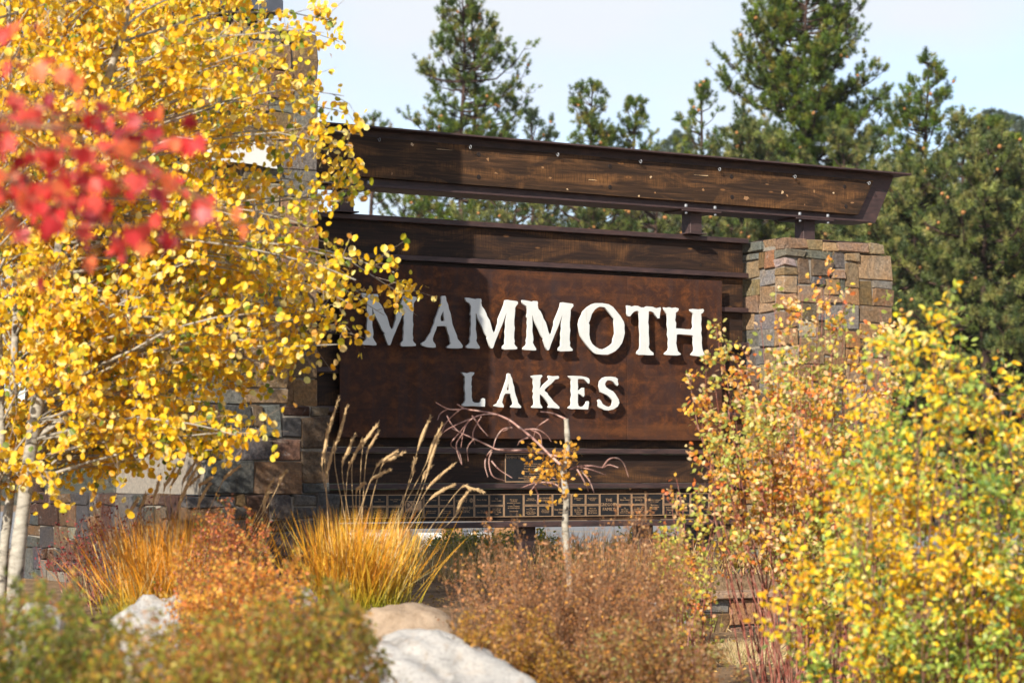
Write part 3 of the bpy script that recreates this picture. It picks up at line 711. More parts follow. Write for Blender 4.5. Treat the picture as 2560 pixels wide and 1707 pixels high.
scr([(590, 815), (635, 790), (650, 830), (620, 850), (600, 835)])                        # s
add('lettering', T.mesh('lettering'), MT['script'], wsign)
uk, zk = SP(595, 255, fd)
tusk = empty('tusk_ornament', W(uk, fd, zk), TH, 'white ornament with a rounded top and two pointed legs high on the stone tower', 'ornament')
kp = [SP(480 + a / 5.807, b / 5.807, fd) for a, b in ((500, 1440), (560, 1470), (600, 1430), (660, 1415), (720, 1440), (760, 1500), (800, 1600), (830, 1700), (835, 1760), (770, 1680), (720, 1570), (690, 1520), (640, 1500), (600, 1540), (605, 1650), (570, 1600), (545, 1540), (500, 1520), (420, 1545), (330, 1545), (420, 1520), (490, 1480))]
me = curve_mesh([[(a - uk, b - zk) for a, b in kp]], 0.03, 0.004); me.transform(TILT)
add('plate', me, MT['white_paint'], tusk)

# ------------------------------------------------------------------ stone pillar on the right and the low wall under it
PD2 = 0.5
uA, _ = SP(1959, 595, PD2); uB2 = SP(2232, 637, PD2)[0]; uB1 = SP(2210, 614, PD2)[0]
pil = empty('stone_pillar', W(uA, PD2, 0.36), TH, 'short square stone pillar under the right end of the beam', 'pillar')
z_t = 4.25 - 0.36; z_1 = SP(2225, 638, PD2)[1] - 0.36
masonry(pil, 0.0, uB2 - uA, 0.0, 1.5, 0.0, z_1, ['front', 'left'], 21, 0.098, t=0.17)
masonry(pil, 0.0, uB1 - uA, 0.0, 1.4, z_1 + 0.001, z_t, ['front', 'left'], 26, 0.11, t=0.17)
block('cap_sheet', (0.03, 0.03, z_t - 0.002), (uB1 - uA - 0.05, 1.37, z_t + 0.012), MT['steel'], pil, 0.003)
masonry(pil, 4.86 - uA, -0.004, 0.62, 1.3, 0.0, 1.03 - 0.36, ['front', 'left'], 23, 0.16, t=0.15, cols=SHADESTONE)  # pier under the sign's end, its shade carried by the darker palette
# retaining wall with a flagstone coping
wd = 1.35
uw0, uw1 = SP(1500, 1480, wd)[0], 9.5
rw = empty('retaining_wall', W(uw0, wd, -0.45), TH, 'low stone retaining wall with a flat pale coping below the pillar', 'wall')
zc0 = SP(1900, 1478, wd)[1]
masonry(rw, 0.0, uw1 - uw0, 0.0, 0.5, 0.0, zc0 - 0.07 + 0.45, ['front', 'left'], 31, 0.15, t=0.2)
rngw = np.random.default_rng(8); q = -0.06
while q < uw1 - uw0:
    ww = rngw.uniform(0.6, 1.1)
    o = block('coping_stone', (q + 0.005, -0.07 + rngw.uniform(-.02, .02), zc0 + 0.38), (q + ww - 0.005, 1.0, zc0 + 0.45), MT['stone'], rw, 0.014, None, 0.006, rngw)
    o.color = tuple(pick([(2, (0.36, 0.27, 0.19)), (1, (0.30, 0.24, 0.18))], 1, rngw, 0.1)[0]) + (1,)
    q += ww

# ------------------------------------------------------------------ plants
LEAF_ROUND = np.array([(0, 0, 0), (0.26, 0.10, 0.05), (0.46, 0.42, 0.08), (0.34, 0.80, 0.04), (0.0, 1.0, -0.05), (-0.34, 0.80, 0.04), (-0.46, 0.42, 0.08), (-0.26, 0.10, 0.05), (0, 0.5, -0.02)])
LF_ROUND = np.array([(0, 1, 8), (1, 2, 8), (2, 3, 8), (3, 4, 8), (4, 5, 8), (5, 6, 8), (6, 7, 8), (7, 0, 8)])
LEAF_OVAL = np.array([(0, 0, 0), (0.24, 0.35, 0.05), (0.20, 0.72, 0.03), (0, 1.0, -0.08), (-0.20, 0.72, 0.03), (-0.24, 0.35, 0.05)])
LF_OVAL = np.array([(0, 1, 5), (1, 2, 5), (2, 4, 5), (2, 3, 4)])
LEAF_TINY = np.array([(0, 0, 0), (0.28, 0.5, 0.04), (0, 1.0, -0.04), (-0.28, 0.5, 0.04)])
LF_TINY = np.array([(0, 1, 2), (0, 2, 3)])
ml = [(0.0, 0.0), (0.16, 0.02), (0.42, -0.10), (0.36, 0.16), (0.62, 0.30), (0.40, 0.40), (0.52, 0.66), (0.24, 0.58), (0.14, 0.74), (0, 1.0)]
ml = ml + [(-a, b) for a, b in ml[-2:0:-1]]
LEAF_MAPLE = np.array([(a, b, 0.10 * abs(a) - 0.06 * b) for a, b in ml] + [(0, 0.34, -0.03)])
LF_MAPLE = np.array([(i, (i + 1) % len(ml), len(ml)) for i in range(len(ml))])

def make_leaves(root, base, loc, rot, size, col, tv, tf, mat_, singles, rng, name='leaf', mass='leaves'):
    """the nearest leaves in view become objects of their own, the rest one joined part"""
    Y = loc[:, 1]; px = CX + F * loc[:, 0] / Y; py = HY - F * (loc[:, 2] - EYE) / Y
    vis = (px > 0) & (px < 2560) & (py > 0) & (py < 1707)
    score = size / Y + (~vis) * -1.0
    order = np.argsort(-score)
    k = min(singles, int(vis.sum())); one = order[:k]; rest = order[k:]
    if len(rest):
        add(mass, scatter(mass, tv, tf, loc[rest], rot[rest], size[rest], col[rest], base), mat_, root, 'stuff')
    if k:
        nv = min(24, k); var = []
        for i in range(nv):
            c = col[one[rng.integers(k)]]
            j = np.array(tv, float); j[1:, 2] *= rng.uniform(0.3, 2.2); j[:, 0] *= rng.uniform(0.85, 1.1)
            me = mesh(name, j, [tf], col=np.repeat(c[None], len(tv), 0)); me.materials.append(mat_); var.append((c, me))
        vc = np.array([v[0] for v in var])
        for i in one:
            d = np.abs(vc - col[i]).sum(1) + rng.uniform(0, 0.05, nv); me = var[int(np.argmin(d))][1]
            o = bpy.data.objects.new(name, me); C.objects.link(o); o.parent = root
            mtx = Matrix(rot[i].tolist()).to_4x4()
            mtx = Matrix.Translation(Vector((loc[i] - base).tolist())) @ mtx @ Matrix.Scale(float(size[i]), 4)
            o.matrix_basis = mtx

def limb(a, b, rng, n=8, sag=0.0, wob=0.06, up=0.3):
    """a wandering branch from a to b which leaves a steeply and flattens out"""
    a = np.asarray(a, float); b = np.asarray(b, float); L_ = np.linalg.norm(b - a)
    t = np.linspace(0, 1, n)[:, None]
    c = (a + b) / 2 + np.array([0, 0, up * L_]) + rng.normal(0, wob * L_, 3)
    p = (1 - t) ** 2 * a + 2 * t * (1 - t) * c + t ** 2 * b
    p += rng.normal(0, wob * 0.18 * L_, p.shape) * np.sin(np.pi * t)
    p[:, 2] -= sag * L_ * (t[:, 0] ** 3)
    return p
def twigs_on(p, r0, T, rng, n, tl_, start=0.35, sides=3, hang=0.0, spread=1.0):
    """side twigs off a limb; returns list of twig point arrays"""
    out = []
    seg = np.arange(len(p))
    for k in range(n):
        f = rng.uniform(start, 1.0); q = f * (len(p) - 1); i = min(int(q), len(p) - 2); o = p[i] + (p[i + 1] - p[i]) * (q - i)
        d = unit(p[i + 1] - p[i]); s = unit(rng.normal(size=3)) * spread + d * 0.9 + np.array([0, 0, 0.25 - hang])
        s = unit(s); L_ = tl_ * rng.uniform(0.5, 1.25) * (1.15 - 0.5 * f)
        e = o + s * L_; m = (o + e) / 2 + rng.normal(0, 0.08 * L_, 3) + np.array([0, 0, 0.06 * L_])
        e[2] -= hang * L_ * 0.5
        tw = np.array([o, m, e]); T.add(tw, [r0, r0 * 0.7, r0 * 0.35], sides); out.append(tw)
    return out
def leaves_on(tws, per, rng, jitter, lo=0.15):
    a = np.array([t[0] for t in tws]); b = np.array([t[1] for t in tws]); c = np.array([t[2] for t in tws])
    i = np.repeat(np.arange(len(tws)), per); f = rng.uniform(lo, 1.05, len(i))[:, None]
    p = (1 - f) ** 2 * a[i] + 2 * f * (1 - f) * b[i] + f * f * c[i]
    return p + rng.normal(0, jitter, p.shape), unit(c[i] - a[i])

# ---- aspens
YEL = [(6, (0.90, 0.55, 0.015)), (4, (0.90, 0.48, 0.012)), (3, (0.90, 0.64, 0.06)), (2, (0.88, 0.72, 0.26)), (0.9, (0.50, 0.44, 0.02)), (0.6, (0.17, 0.24, 0.025)), (0.8, (0.62, 0.30, 0.04))]
def aspen(name, label, base, trunks, targets, Yr, seed, singles, tw_n=10, per=9, leaf=(0.038, 0.061)):
    rng = np.random.default_rng(seed); base = np.array(base)
    root = empty(name, base, 0, label, 'tree', 'autumn aspens beside the tower')
    TT = Tubes(); samp = []
    for pts, r0, r1 in trunks:
        s = spline(pts, 40); rad = np.linspace(r0, r1, 40) * (1 + 0.06 * np.sin(np.arange(40) * 1.9)); rad[:3] *= [1.35, 1.15, 1.05]
        TT.add(s, rad, 9); samp.append(np.column_stack([s, rad]))
    add('trunk', TT.mesh('trunk', base), MT['aspen_bark'], root)
    S = np.concatenate(samp); used = np.zeros(len(S)); B = Tubes(); TW = Tubes(); tws = []
    for px, py in targets:
        Y = rng.uniform(*Yr); e = P(px, py, Y)
        hd = np.hypot(S[:, 0] - e[0], (S[:, 1] - e[1])); want = e[2] - 0.25 * hd - rng.uniform(0.0, 0.5)
        cost = np.abs(S[:, 2] - want) + 0.25 * hd + (S[:, 2] > e[2] + 0.2) * 1.0 + (S[:, 2] < 1.5) * 3
        k = int(np.argmin(cost + 0.10 * used + rng.uniform(0, 0.25, len(S)))); a = S[k, :3]; used[max(0, k - 1):k + 2] += 0.6; used[k] += 0.8
        p = limb(a, e, rng, 9, sag=0.05, wob=0.05, up=0.10)
        r0 = min(S[k, 3] * 0.5, 0.004 + 0.0045 * np.linalg.norm(e - a))
        B.add(p, np.linspace(r0, 0.003, 9), 5)
        tws += twigs_on(p, 0.0032, TW, rng, tw_n, 0.42, 0.4, 3, 0.15)
        tws.append(p[-3:])
    add('branches', B.mesh('branches', base), MT['aspen_bark'], root); add('twigs', TW.mesh('twigs', base), MT['aspen_twig'], root, 'stuff')
    loc, ax = leaves_on(tws, per, rng, 0.035)
    n = len(loc); nrm = unit(rng.normal(size=(n, 3)) * [1, 1, 0.6] + np.array([-0.5, -0.95, 0.35]))
    rot = frames(nrm, rng)
    col = pick(YEL, n, rng, 0.10)
    lowgreen = (rng.uniform(size=n) < 0.35) & (mnoise_arr(loc * 1.6, seed) > 0.28)
    col[lowgreen] = pick([(2, (0.42, 0.40, 0.02)), (1, (0.16, 0.24, 0.03)), (1, (0.6, 0.5, 0.05))], int(lowgreen.sum()), rng)
    make_leaves(root, base, loc, rot, rng.uniform(*leaf, n), col, LEAF_ROUND, LF_ROUND, MT['leaf'], singles, rng)
    return root
def mnoise_arr(p, seed):
    return np.array([mnoise.noise(Vector((a + seed, b, c))) for a, b, c in p])

polyA = [(150, -80), (640, -80), (690, 40), (745, 90), (770, 230), (790, 300), (815, 420), (800, 520), (760, 600), (790, 680), (840, 730), (835, 770), (770, 850), (710, 880), (640, 930), (560, 1000), (610, 1040), (610, 1070), (540, 1090), (460, 1105), (380, 1150), (250, 1165), (150, 1150), (120, 700)]
polyB = [(-120, -80), (210, -80), (230, 400), (240, 800), (230, 1100), (160, 1180), (60, 1200), (-120, 1200)]
rA = np.random.default_rng(3)
tA = sample_poly(polyA, 250, rA, 8)
tA = tA[~((tA[:, 0] > 600) & (tA[:, 1] < 620) & (rA.uniform(size=len(tA)) < 0.5))]
tA = tA[~((tA[:, 0] > 470) & (tA[:, 0] < 700) & (tA[:, 1] > 340) & (tA[:, 1] < 450) & (rA.uniform(size=len(tA)) < 0.6))]
tA = np.concatenate([tA, [(835, 15), (810, 55), (848, 60), (860, 205), (845, 235), (905, 300), (880, 330), (915, 440), (890, 415), (870, 470), (850, 340), (985, 640), (1020, 690), (960, 735), (930, 700), (890, 660), (880, 790), (850, 820), (870, 720), (820, 690), (640, 1050), (600, 1065), (570, 1085), (830, 630)]])
tB = sample_poly(polyB, 125, rA, 8)
trunkA = [P(a, b, y + 0.1) for a, b, y in ((18, 1560, 16.4), (40, 1430, 16.4), (68, 1200, 16.4), (92, 1020, 16.4), (122, 840, 16.4), (138, 700, 16.4), (160, 560, 16.3), (190, 430, 16.2), (236, 290, 16.1), (285, 150, 16.0), (322, 20, 15.9), (345, -70, 15.9))]
trunkA2 = [P(a, b, y + 0.1) for a, b, y in ((150, 640, 16.4), (168, 560, 16.6), (178, 420, 16.9), (170, 250, 17.2), (150, 60, 17.4), (140, -70, 17.5))]
trunkB = [P(a, b, y + 0.1) for a, b, y in ((-12, 1560, 17.2), (8, 1400, 17.2), (26, 1230, 17.2), (32, 1080, 17.2), (36, 900, 17.2), (42, 700, 17.3), (34, 420, 17.4), (24, 100, 17.5), (18, -60, 17.5))]
trunkB2 = [P(a, b, y + 0.1) for a, b, y in ((-30, 1560, 16.8), (-12, 1300, 16.7), (2, 1120, 16.6), (0, 900, 16.6), (-20, 500, 16.5), (-10, 100, 16.5), (-5, -60, 16.5))]
bA = trunkA[0] * [1, 1, 0] + [0, 0, 0.02]; bB = trunkB[0] * [1, 1, 0] + [0, 0, 0.02]
trunkA[0][2] = 0.0; trunkB[0][2] = 0.0; trunkB2[0][2] = 0.0
aspen('aspen_tree', 'yellow aspen with a pale leaning trunk, branches reaching over the tower', bA, [(trunkA, 0.056, 0.018), (trunkA2, 0.022, 0.012)], tA, (15.7, 19.8), 41, 300)
aspen('aspen_tree', 'yellow aspen with several thin pale stems at the left edge of the photo', bB, [(trunkB, 0.040, 0.016), (trunkB2, 0.036, 0.014)], tB, (15.9, 19.6), 42, 300)

# ---- red maple
rng = np.random.default_rng(77)
mb = np.array([-3.2, 7.7, 0.0])
maple = empty('maple_tree', mb, 0, 'red maple whose out of focus scarlet leaves hang in front of the aspens', 'tree')
T = Tubes(); mt = spline([mb, mb + [0.05, 0, 0.9], mb + [0.18, -0.05, 1.9], mb + [0.25, 0, 3.6]], 16); T.add(mt, np.linspace(0.06, 0.03, 16), 8)
add('trunk', T.mesh('trunk', mb), MT['aspen_bark'], maple)
polyM = [(-90, 120), (40, 150), (110, 150), (200, 190), (330, 190), (440, 190), (500, 250), (510, 330), (540, 400), (600, 420), (590, 450), (540, 450), (480, 400), (420, 400), (330, 430), (260, 390), (170, 440), (90, 390), (0, 420), (-90, 440)]
tM = np.concatenate([sample_poly(polyM, 44, rng, 8), [(60, 5), (30, 20), (85, -10), (175, 90), (195, 500), (180, 470), (215, 520), (560, 430), (600, 430), (620, 440), (530, 410), (490, 170), (465, 200), (370, 470)]])
B = Tubes(); TW = Tubes(); tws = []
for px, py in tM:
    e = P(px, py, rng.uniform(7.2, 8.2)); k = rng.integers(7, 15); a = mt[k]
    p = limb(a, e, rng, 8, 0.06, 0.05, 0.08); B.add(p, np.linspace(0.005, 0.0015, 8), 4)
    tws += twigs_on(p, 0.0014, TW, rng, 3, 0.085, 0.75, 3, 0.5); tws.append(p[-2:].repeat([1, 2], 0))
p = spline([P(-60, 330, 7.4), P(70, 318, 7.4), P(150, 320, 7.4), P(245, 318, 7.5)], 8); B.add(p, np.linspace(0.007, 0.004, 8), 5)
add('branches', B.mesh('branches', mb), MT['brown_twig'], maple); add('twigs', TW.mesh('twigs', mb), MT['brown_twig'], maple, 'stuff')
loc, ax = leaves_on(tws, 2, rng, 0.018)
loc = loc[rng.uniform(size=len(loc)) < 0.74]; n = len(loc)
rot = frames(unit(rng.normal(size=(n, 3)) * [1, 1, 0.5] + [-0.2, -0.7, 0.1]), rng)
z_ = rot[:, :, 2]; y_ = unit(np.array([0, 0, -1.0]) + rng.normal(0, 0.4, (n, 3))); y_ = unit(y_ - z_ * np.sum(y_ * z_, 1, keepdims=True)); rot = np.stack([np.cross(y_, z_), y_, z_], -1)
make_leaves(maple, mb, loc, rot, rng.uniform(0.048, 0.070, n), pick([(5, (0.88, 0.10, 0.075)), (3, (0.66, 0.04, 0.04)), (2.5, (0.86, 0.19, 0.07)), (1, (0.36, 0.02, 0.03))], n, rng), LEAF_MAPLE, LF_MAPLE, MT['leaf'], 300, rng)

# ---- shrubs
def shrub(name, label, group, cat, poly, Yr, basepx, base_spread, n, tw_n, per, tl_, leaf, cols, tv, tf, stem_mat, stem_r, seed, singles=0, leafmat='leaf', extra=None, start=0.45, up=0.05, jitter=0.02, hang=0.0, gcol=None, follow=0.45, spread=1.0, bias=1.0, spikes=0, lo=0.15, gth=0.12):
    rng = np.random.default_rng(seed); Ym = (Yr[0] + Yr[1]) / 2
    bx = (basepx - CX) / F * Ym; base = np.array([bx, Ym, float(gz(bx, Ym))])
    root = empty(name, base, 0, label, cat, group)
    tg = sample_poly(poly, n, rng, 5)
    if extra: tg = np.concatenate([tg, extra])
    if spikes:                                     # a few sprays stand clear of the rest
        top = tg[np.argsort(tg[:, 1])[:max(4, n // 3)]]; tg = np.concatenate([tg, top[rng.integers(len(top), size=spikes)] + np.column_stack([rng.normal(0, 12, spikes), -rng.uniform(10, 70, spikes)])])
    B = Tubes(); TW = Tubes(); tws = []
    for px, py in tg:
        Y = rng.uniform(*Yr); e = P(px, py, Y)
        a = base + np.array([rng.normal(0, base_spread) + follow * (e[0] - bx), rng.normal(0, base_spread) * 0.6 + 0.4 * (Y - Ym), 0.0]); a[2] = float(gz(a[0], a[1])) - 0.03
        if e[2] < a[2] + 0.15: e[2] = a[2] + 0.15 + rng.uniform(0, 0.1)
        p = limb(a, e, rng, 8, 0.0, 0.045, up); L_ = np.linalg.norm(e - a)
        B.add(p, np.linspace(stem_r * (0.6 + 0.3 * L_), stem_r * 0.25, 8), 4)
        tws += twigs_on(p, stem_r * 0.3, TW, rng, tw_n, tl_, start, 3, hang, spread); tws.append(p[-3:])
    add('stems', B.mesh('stems', base), stem_mat, root); add('twigs', TW.mesh('twigs', base), stem_mat, root, 'stuff')
    loc, ax = leaves_on(tws, per, rng, jitter, lo); n_ = len(loc)
    nrm = unit(rng.normal(size=(n_, 3)) + np.array([-0.4, -0.9, 0.55]) * bias); rot = frames(nrm, rng)
    col = pick(cols, n_, rng, 0.14)
    if gcol:
        f = mnoise_arr(loc * 2.2, seed) + rng.normal(0, 0.25, n_) > gth
        col[f] = pick(gcol, int(f.sum()), rng, 0.14)
    make_leaves(root, base, loc, rot, rng.uniform(leaf[0], leaf[1], n_), col, tv, tf, MT[leafmat], singles, rng)
    return root
ORG = [(4, (0.80, 0.36, 0.06)), (3, (0.84, 0.54, 0.26)), (3, (0.84, 0.50, 0.05)), (1.4, (0.72, 0.20, 0.05)), (1.6, (0.34, 0.36, 0.07)), (1.3, (0.74, 0.56, 0.32))]
YGR = [(5, (0.90, 0.53, 0.012)), (3, (0.88, 0.60, 0.04)), (1.5, (0.80, 0.38, 0.02)), (1.2, (0.85, 0.66, 0.25))]
GRN = [(3, (0.24, 0.34, 0.05)), (2.5, (0.44, 0.54, 0.10)), (1.5, (0.62, 0.62, 0.07)), (1, (0.13, 0.22, 0.05))]
shrub('orange_shrub', 'tall orange and pink leaved shrub with red stems in front of the stone pillar', None, 'shrub',
      [(1740, 930), (1800, 820), (1880, 770), (1960, 740), (2080, 700), (2150, 780), (2230, 830), (2250, 1000), (2200, 1250), (2120, 1450), (2020, 1420), (1930, 1220), (1820, 1090), (1740, 1020)],
      (16.4, 18.0), 2035, 0.16, 90, 9, 12, 0.24, (0.034, 0.052), ORG, LEAF_OVAL * [1.2, 1, 1], LF_OVAL, MT['red_twig'], 0.0065, 51, 300,
      extra=[(2072, 672), (2060, 700), (2125, 722), (1790, 810), (1722, 940), (1738, 1000), (1775, 1080), (2200, 770)], jitter=0.028, lo=0.5, start=0.4, gcol=[(2, (0.34, 0.38, 0.08)), (2, (0.50, 0.48, 0.12)), (1, (0.70, 0.45, 0.06))])
shrub('yellow_shrub', 'broad golden and green shrub filling the right side of the photo', None, 'shrub',
      [(2080, 960), (2200, 900), (2320, 880), (2420, 890), (2500, 960), (2620, 960), (2700, 1200), (2700, 1740), (2060, 1740), (1990, 1600), (2000, 1350), (2010, 1120)],
      (12.0, 14.4), 2340, 0.30, 112, 9, 12, 0.22, (0.032, 0.052), YGR, LEAF_OVAL * [1.05, 1, 1], LF_OVAL, MT['brown_twig'], 0.0065, 52, 300,
      extra=[(2372, 715), (2368, 760), (2385, 790), (2352, 815), (2340, 850), (2402, 850), (2370, 880), (2410, 900), (2396, 940), (2495, 918), (2440, 960), (2545, 950), (2265, 800), (2280, 850), (2180, 830)], jitter=0.028, gcol=GRN, lo=0.5, gth=0.02, start=0.4)
shrub('twiggy_shrub', 'thin leggy shrub with sparse orange leaves left of the retaining wall coping', None, 'shrub',
      [(1660, 1260), (1700, 1200), (1780, 1230), (1800, 1300), (1790, 1450), (1750, 1590), (1660, 1600), (1640, 1400)],
      (16.4, 17.6), 1725, 0.10, 26, 7, 6, 0.16, (0.026, 0.040), ORG, LEAF_OVAL * [1.5, 1, 1], LF_OVAL, MT['red_twig'], 0.007, 53, 150,
      extra=[(1690, 1190), (1676, 1215), (1790, 1215), (1640, 1350)], jitter=0.02, gcol=[(2, (0.55, 0.52, 0.08)), (1, (0.35, 0.40, 0.08))])
BRN = [(4, (0.32, 0.135, 0.045)), (3, (0.42, 0.20, 0.085)), (2, (0.20, 0.08, 0.03)), (1, (0.55, 0.32, 0.16)), (1, (0.55, 0.27, 0.05))]
shrub('dry_shrub', 'wide dry brown shrub of fine upright twigs below the middle of the sign', None, 'shrub',
      [(1130, 1440), (1190, 1385), (1300, 1365), (1420, 1370), (1520, 1350), (1600, 1335), (1650, 1365), (1740, 1400), (1720, 1500), (1640, 1560), (1480, 1600), (1300, 1560), (1180, 1500)],
      (14.0, 15.6), 1400, 0.13, 190, 15, 5, 0.24, (0.014, 0.026), BRN, LEAF_TINY, LF_TINY, MT['dry_twig'], 0.0055, 54, 0, 'dryleaf', spread=0.55, bias=0.3, spikes=12,
      extra=[(1110, 1440), (1290, 1310), (1225, 1330), (1540, 1290), (1590, 1265), (1615, 1280), (1700, 1350), (1770, 1400)], jitter=0.015)
OLV = [(4, (0.22, 0.21, 0.045)), (3, (0.32, 0.27, 0.05)), (3, (0.46, 0.25, 0.05)), (1.5, (0.56, 0.33, 0.05)), (1.5, (0.10, 0.13, 0.035)), (1, (0.30, 0.13, 0.06))]
OLV = [(w_, (c[0] * 1.35, c[1] * 1.35, c[2] * 0.9)) for w_, c in OLV]
RST = [(4, (0.52, 0.25, 0.055)), (3, (0.42, 0.16, 0.05)), (2, (0.56, 0.34, 0.07)), (2, (0.22, 0.20, 0.05)), (1, (0.55, 0.17, 0.05))]
RST = [(w_, (c[0] * 1.35, c[1] * 1.35, c[2] * 0.9)) for w_, c in RST]
GREENB = [(4, (0.17, 0.20, 0.04)), (3, (0.28, 0.27, 0.05)), (1.5, (0.46, 0.27, 0.06)), (1, (0.09, 0.12, 0.03))]
GREENB = [(w_, (c[0] * 1.35, c[1] * 1.35, c[2] * 0.9)) for w_, c in GREENB]
low = 'low autumn shrubs in front of the boulders'
for (nm, lb, poly, Yr, bpx, n, cols, seed, mt_) in (
    ('low_shrub', 'low olive green shrub in the bottom left corner with orange tips', [(-80, 1540), (60, 1500), (170, 1480), (260, 1540), (300, 1640), (280, 1740), (-80, 1740)], (9.0, 10.6), 110, 85, GREENB, 61, 'brown_twig'),
    ('low_shrub', 'low green and gold shrub along the bottom edge below the split boulder', [(240, 1600), (330, 1580), (430, 1600), (560, 1560), (640, 1600), (640, 1740), (220, 1740)], (8.8, 10.4), 430, 85, OLV, 62, 'brown_twig'),
    ('low_shrub', 'rusty orange shrub rising between the split boulder and the tower', [(420, 1480), (470, 1430), (560, 1400), (650, 1410), (740, 1440), (800, 1500), (740, 1570), (540, 1560), (450, 1530)], (12.4, 13.8), 620, 75, RST, 63, 'brown_twig'),
    ('low_shrub', 'tan and olive shrub left of the white boulder at the bottom edge', [(620, 1560), (700, 1500), (800, 1470), (900, 1500), (950, 1580), (900, 1660), (860, 1740), (600, 1740)], (9.4, 11.0), 770, 90, OLV, 64, 'brown_twig'),
    ('low_shrub', 'golden brown shrub right of the white boulder, under the dry brown shrub', [(1120, 1590), (1240, 1560), (1380, 1600), (1450, 1660), (1430, 1740), (1340, 1740), (1220, 1650)], (12.6, 13.6), 1300, 60, [(3, (0.42, 0.22, 0.03)), (3, (0.33, 0.15, 0.04)), (2, (0.50, 0.30, 0.04)), (1, (0.2, 0.12, 0.04))], 65, 'brown_twig'),
    ('low_shrub', 'brown and orange shrub at the bottom edge beside the bare soil', [(1440, 1620), (1560, 1580), (1680, 1560), (1790, 1620), (1800, 1740), (1440, 1740)], (12.4, 13.8), 1620, 70, [(3, (0.34, 0.17, 0.06)), (2, (0.44, 0.25, 0.08)), (2, (0.24, 0.12, 0.05)), (1, (0.3, 0.28, 0.08))], 66, 'brown_twig'),
    ('low_shrub', 'reddish shrub with green tips against the foot of the tower', [(490, 1330), (540, 1290), (600, 1350), (650, 1320), (665, 1350), (610, 1420), (480, 1420), (430, 1400), (450, 1370)], (15.6, 16.6), 540, 22, [(3, (0.42, 0.13, 0.04)), (2, (0.5, 0.22, 0.04)), (1.5, (0.2, 0.24, 0.05)), (1, (0.3, 0.08, 0.05))], 67, 'brown_twig')):
    shrub(nm, lb, low, 'shrub', poly, Yr, bpx, 0.24, int(n * 1.35), 9, 11, 0.13, (0.018, 0.032), cols, LEAF_TINY, LF_TINY, MT[mt_], 0.004, seed, 0, 'leaf', jitter=0.008, start=0.2, follow=0.8, spread=0.7, bias=0.45, spikes=34, gcol=[(2, np.array(cols[0][1]) * 1.3), (1, (0.55, 0.26, 0.05)), (1, np.array(cols[-1][1]))])
# red-stemmed dogwood against the wall
shrub('dogwood', 'bare red stemmed dogwood with dark red leaves at the tower foot', None, 'shrub',
      [(160, 1300), (230, 1260), (330, 1240), (400, 1280), (380, 1400), (250, 1450), (180, 1450), (120, 1400), (90, 1380)], (18.6, 19.6), 250, 0.12, 46, 5, 3, 0.18, (0.02, 0.035), [(3, (0.16, 0.02, 0.025)), (2, (0.26, 0.04, 0.04)), (1, (0.3, 0.12, 0.06))], LEAF_OVAL, LF_OVAL, MT['red_twig'], 0.007, 68, 60, 'dryleaf')
# weeds behind the sign
for bpx, sd, lb in ((1140, 71, 'green weed with yellow flowers under the sign beside a wooden post'), (1300, 72, 'yellow flowered weed under the sign behind the dry shrub'), (1600, 73, 'pale green weed under the sign in front of the grey road')):
    shrub('weed', lb, 'weeds behind the sign', 'plant', [(bpx - 70, 1345), (bpx - 20, 1325), (bpx + 50, 1330), (bpx + 110, 1350), (bpx + 90, 1440), (bpx - 60, 1440)], (28.5, 30.5), bpx, 0.25, 46, 9, 7, 0.22, (0.03, 0.06),
          [(4, (0.16, 0.20, 0.04)), (2, (0.30, 0.30, 0.07)), (1.4, (0.72, 0.46, 0.02)), (1, (0.45, 0.33, 0.16))], LEAF_OVAL, LF_OVAL, MT['brown_twig'], 0.006, sd, 40)

# ---- weeping sapling, drawn limb by limb
rng = np.random.default_rng(9); YS = 18.6
def Z(pts, dy=0.0, j=0.12):
    k = len(pts); off = np.cumsum(rng.normal(0, j, k)) * 0.5
    return [P(1080 + a / 4.296, 980 + b / 4.296, YS + dy + o) for (a, b), o in zip(pts, off)]
sb = P(1424, 1500, YS); sb[2] = float(gz(sb[0], sb[1]))
sap = empty('weeping_sapling', sb, 0, 'thin broken sapling with drooping bare pink twigs and one cluster of orange leaves', 'tree')
T = Tubes(); tk = spline([sb + [0, 0, -0.05]] + Z([(1480, 2000), (1430, 1480), (1445, 1150), (1420, 960), (1415, 840), (1440, 700), (1455, 560), (1450, 430), (1440, 285)], 0, 0.0), 30)
T.add(tk, np.linspace(0.030, 0.020, 30) * (1 + 0.1 * np.sin(np.arange(30) * 1.3)), 8)
add('trunk', T.mesh('trunk', sb), MT['aspen_bark'], sap)
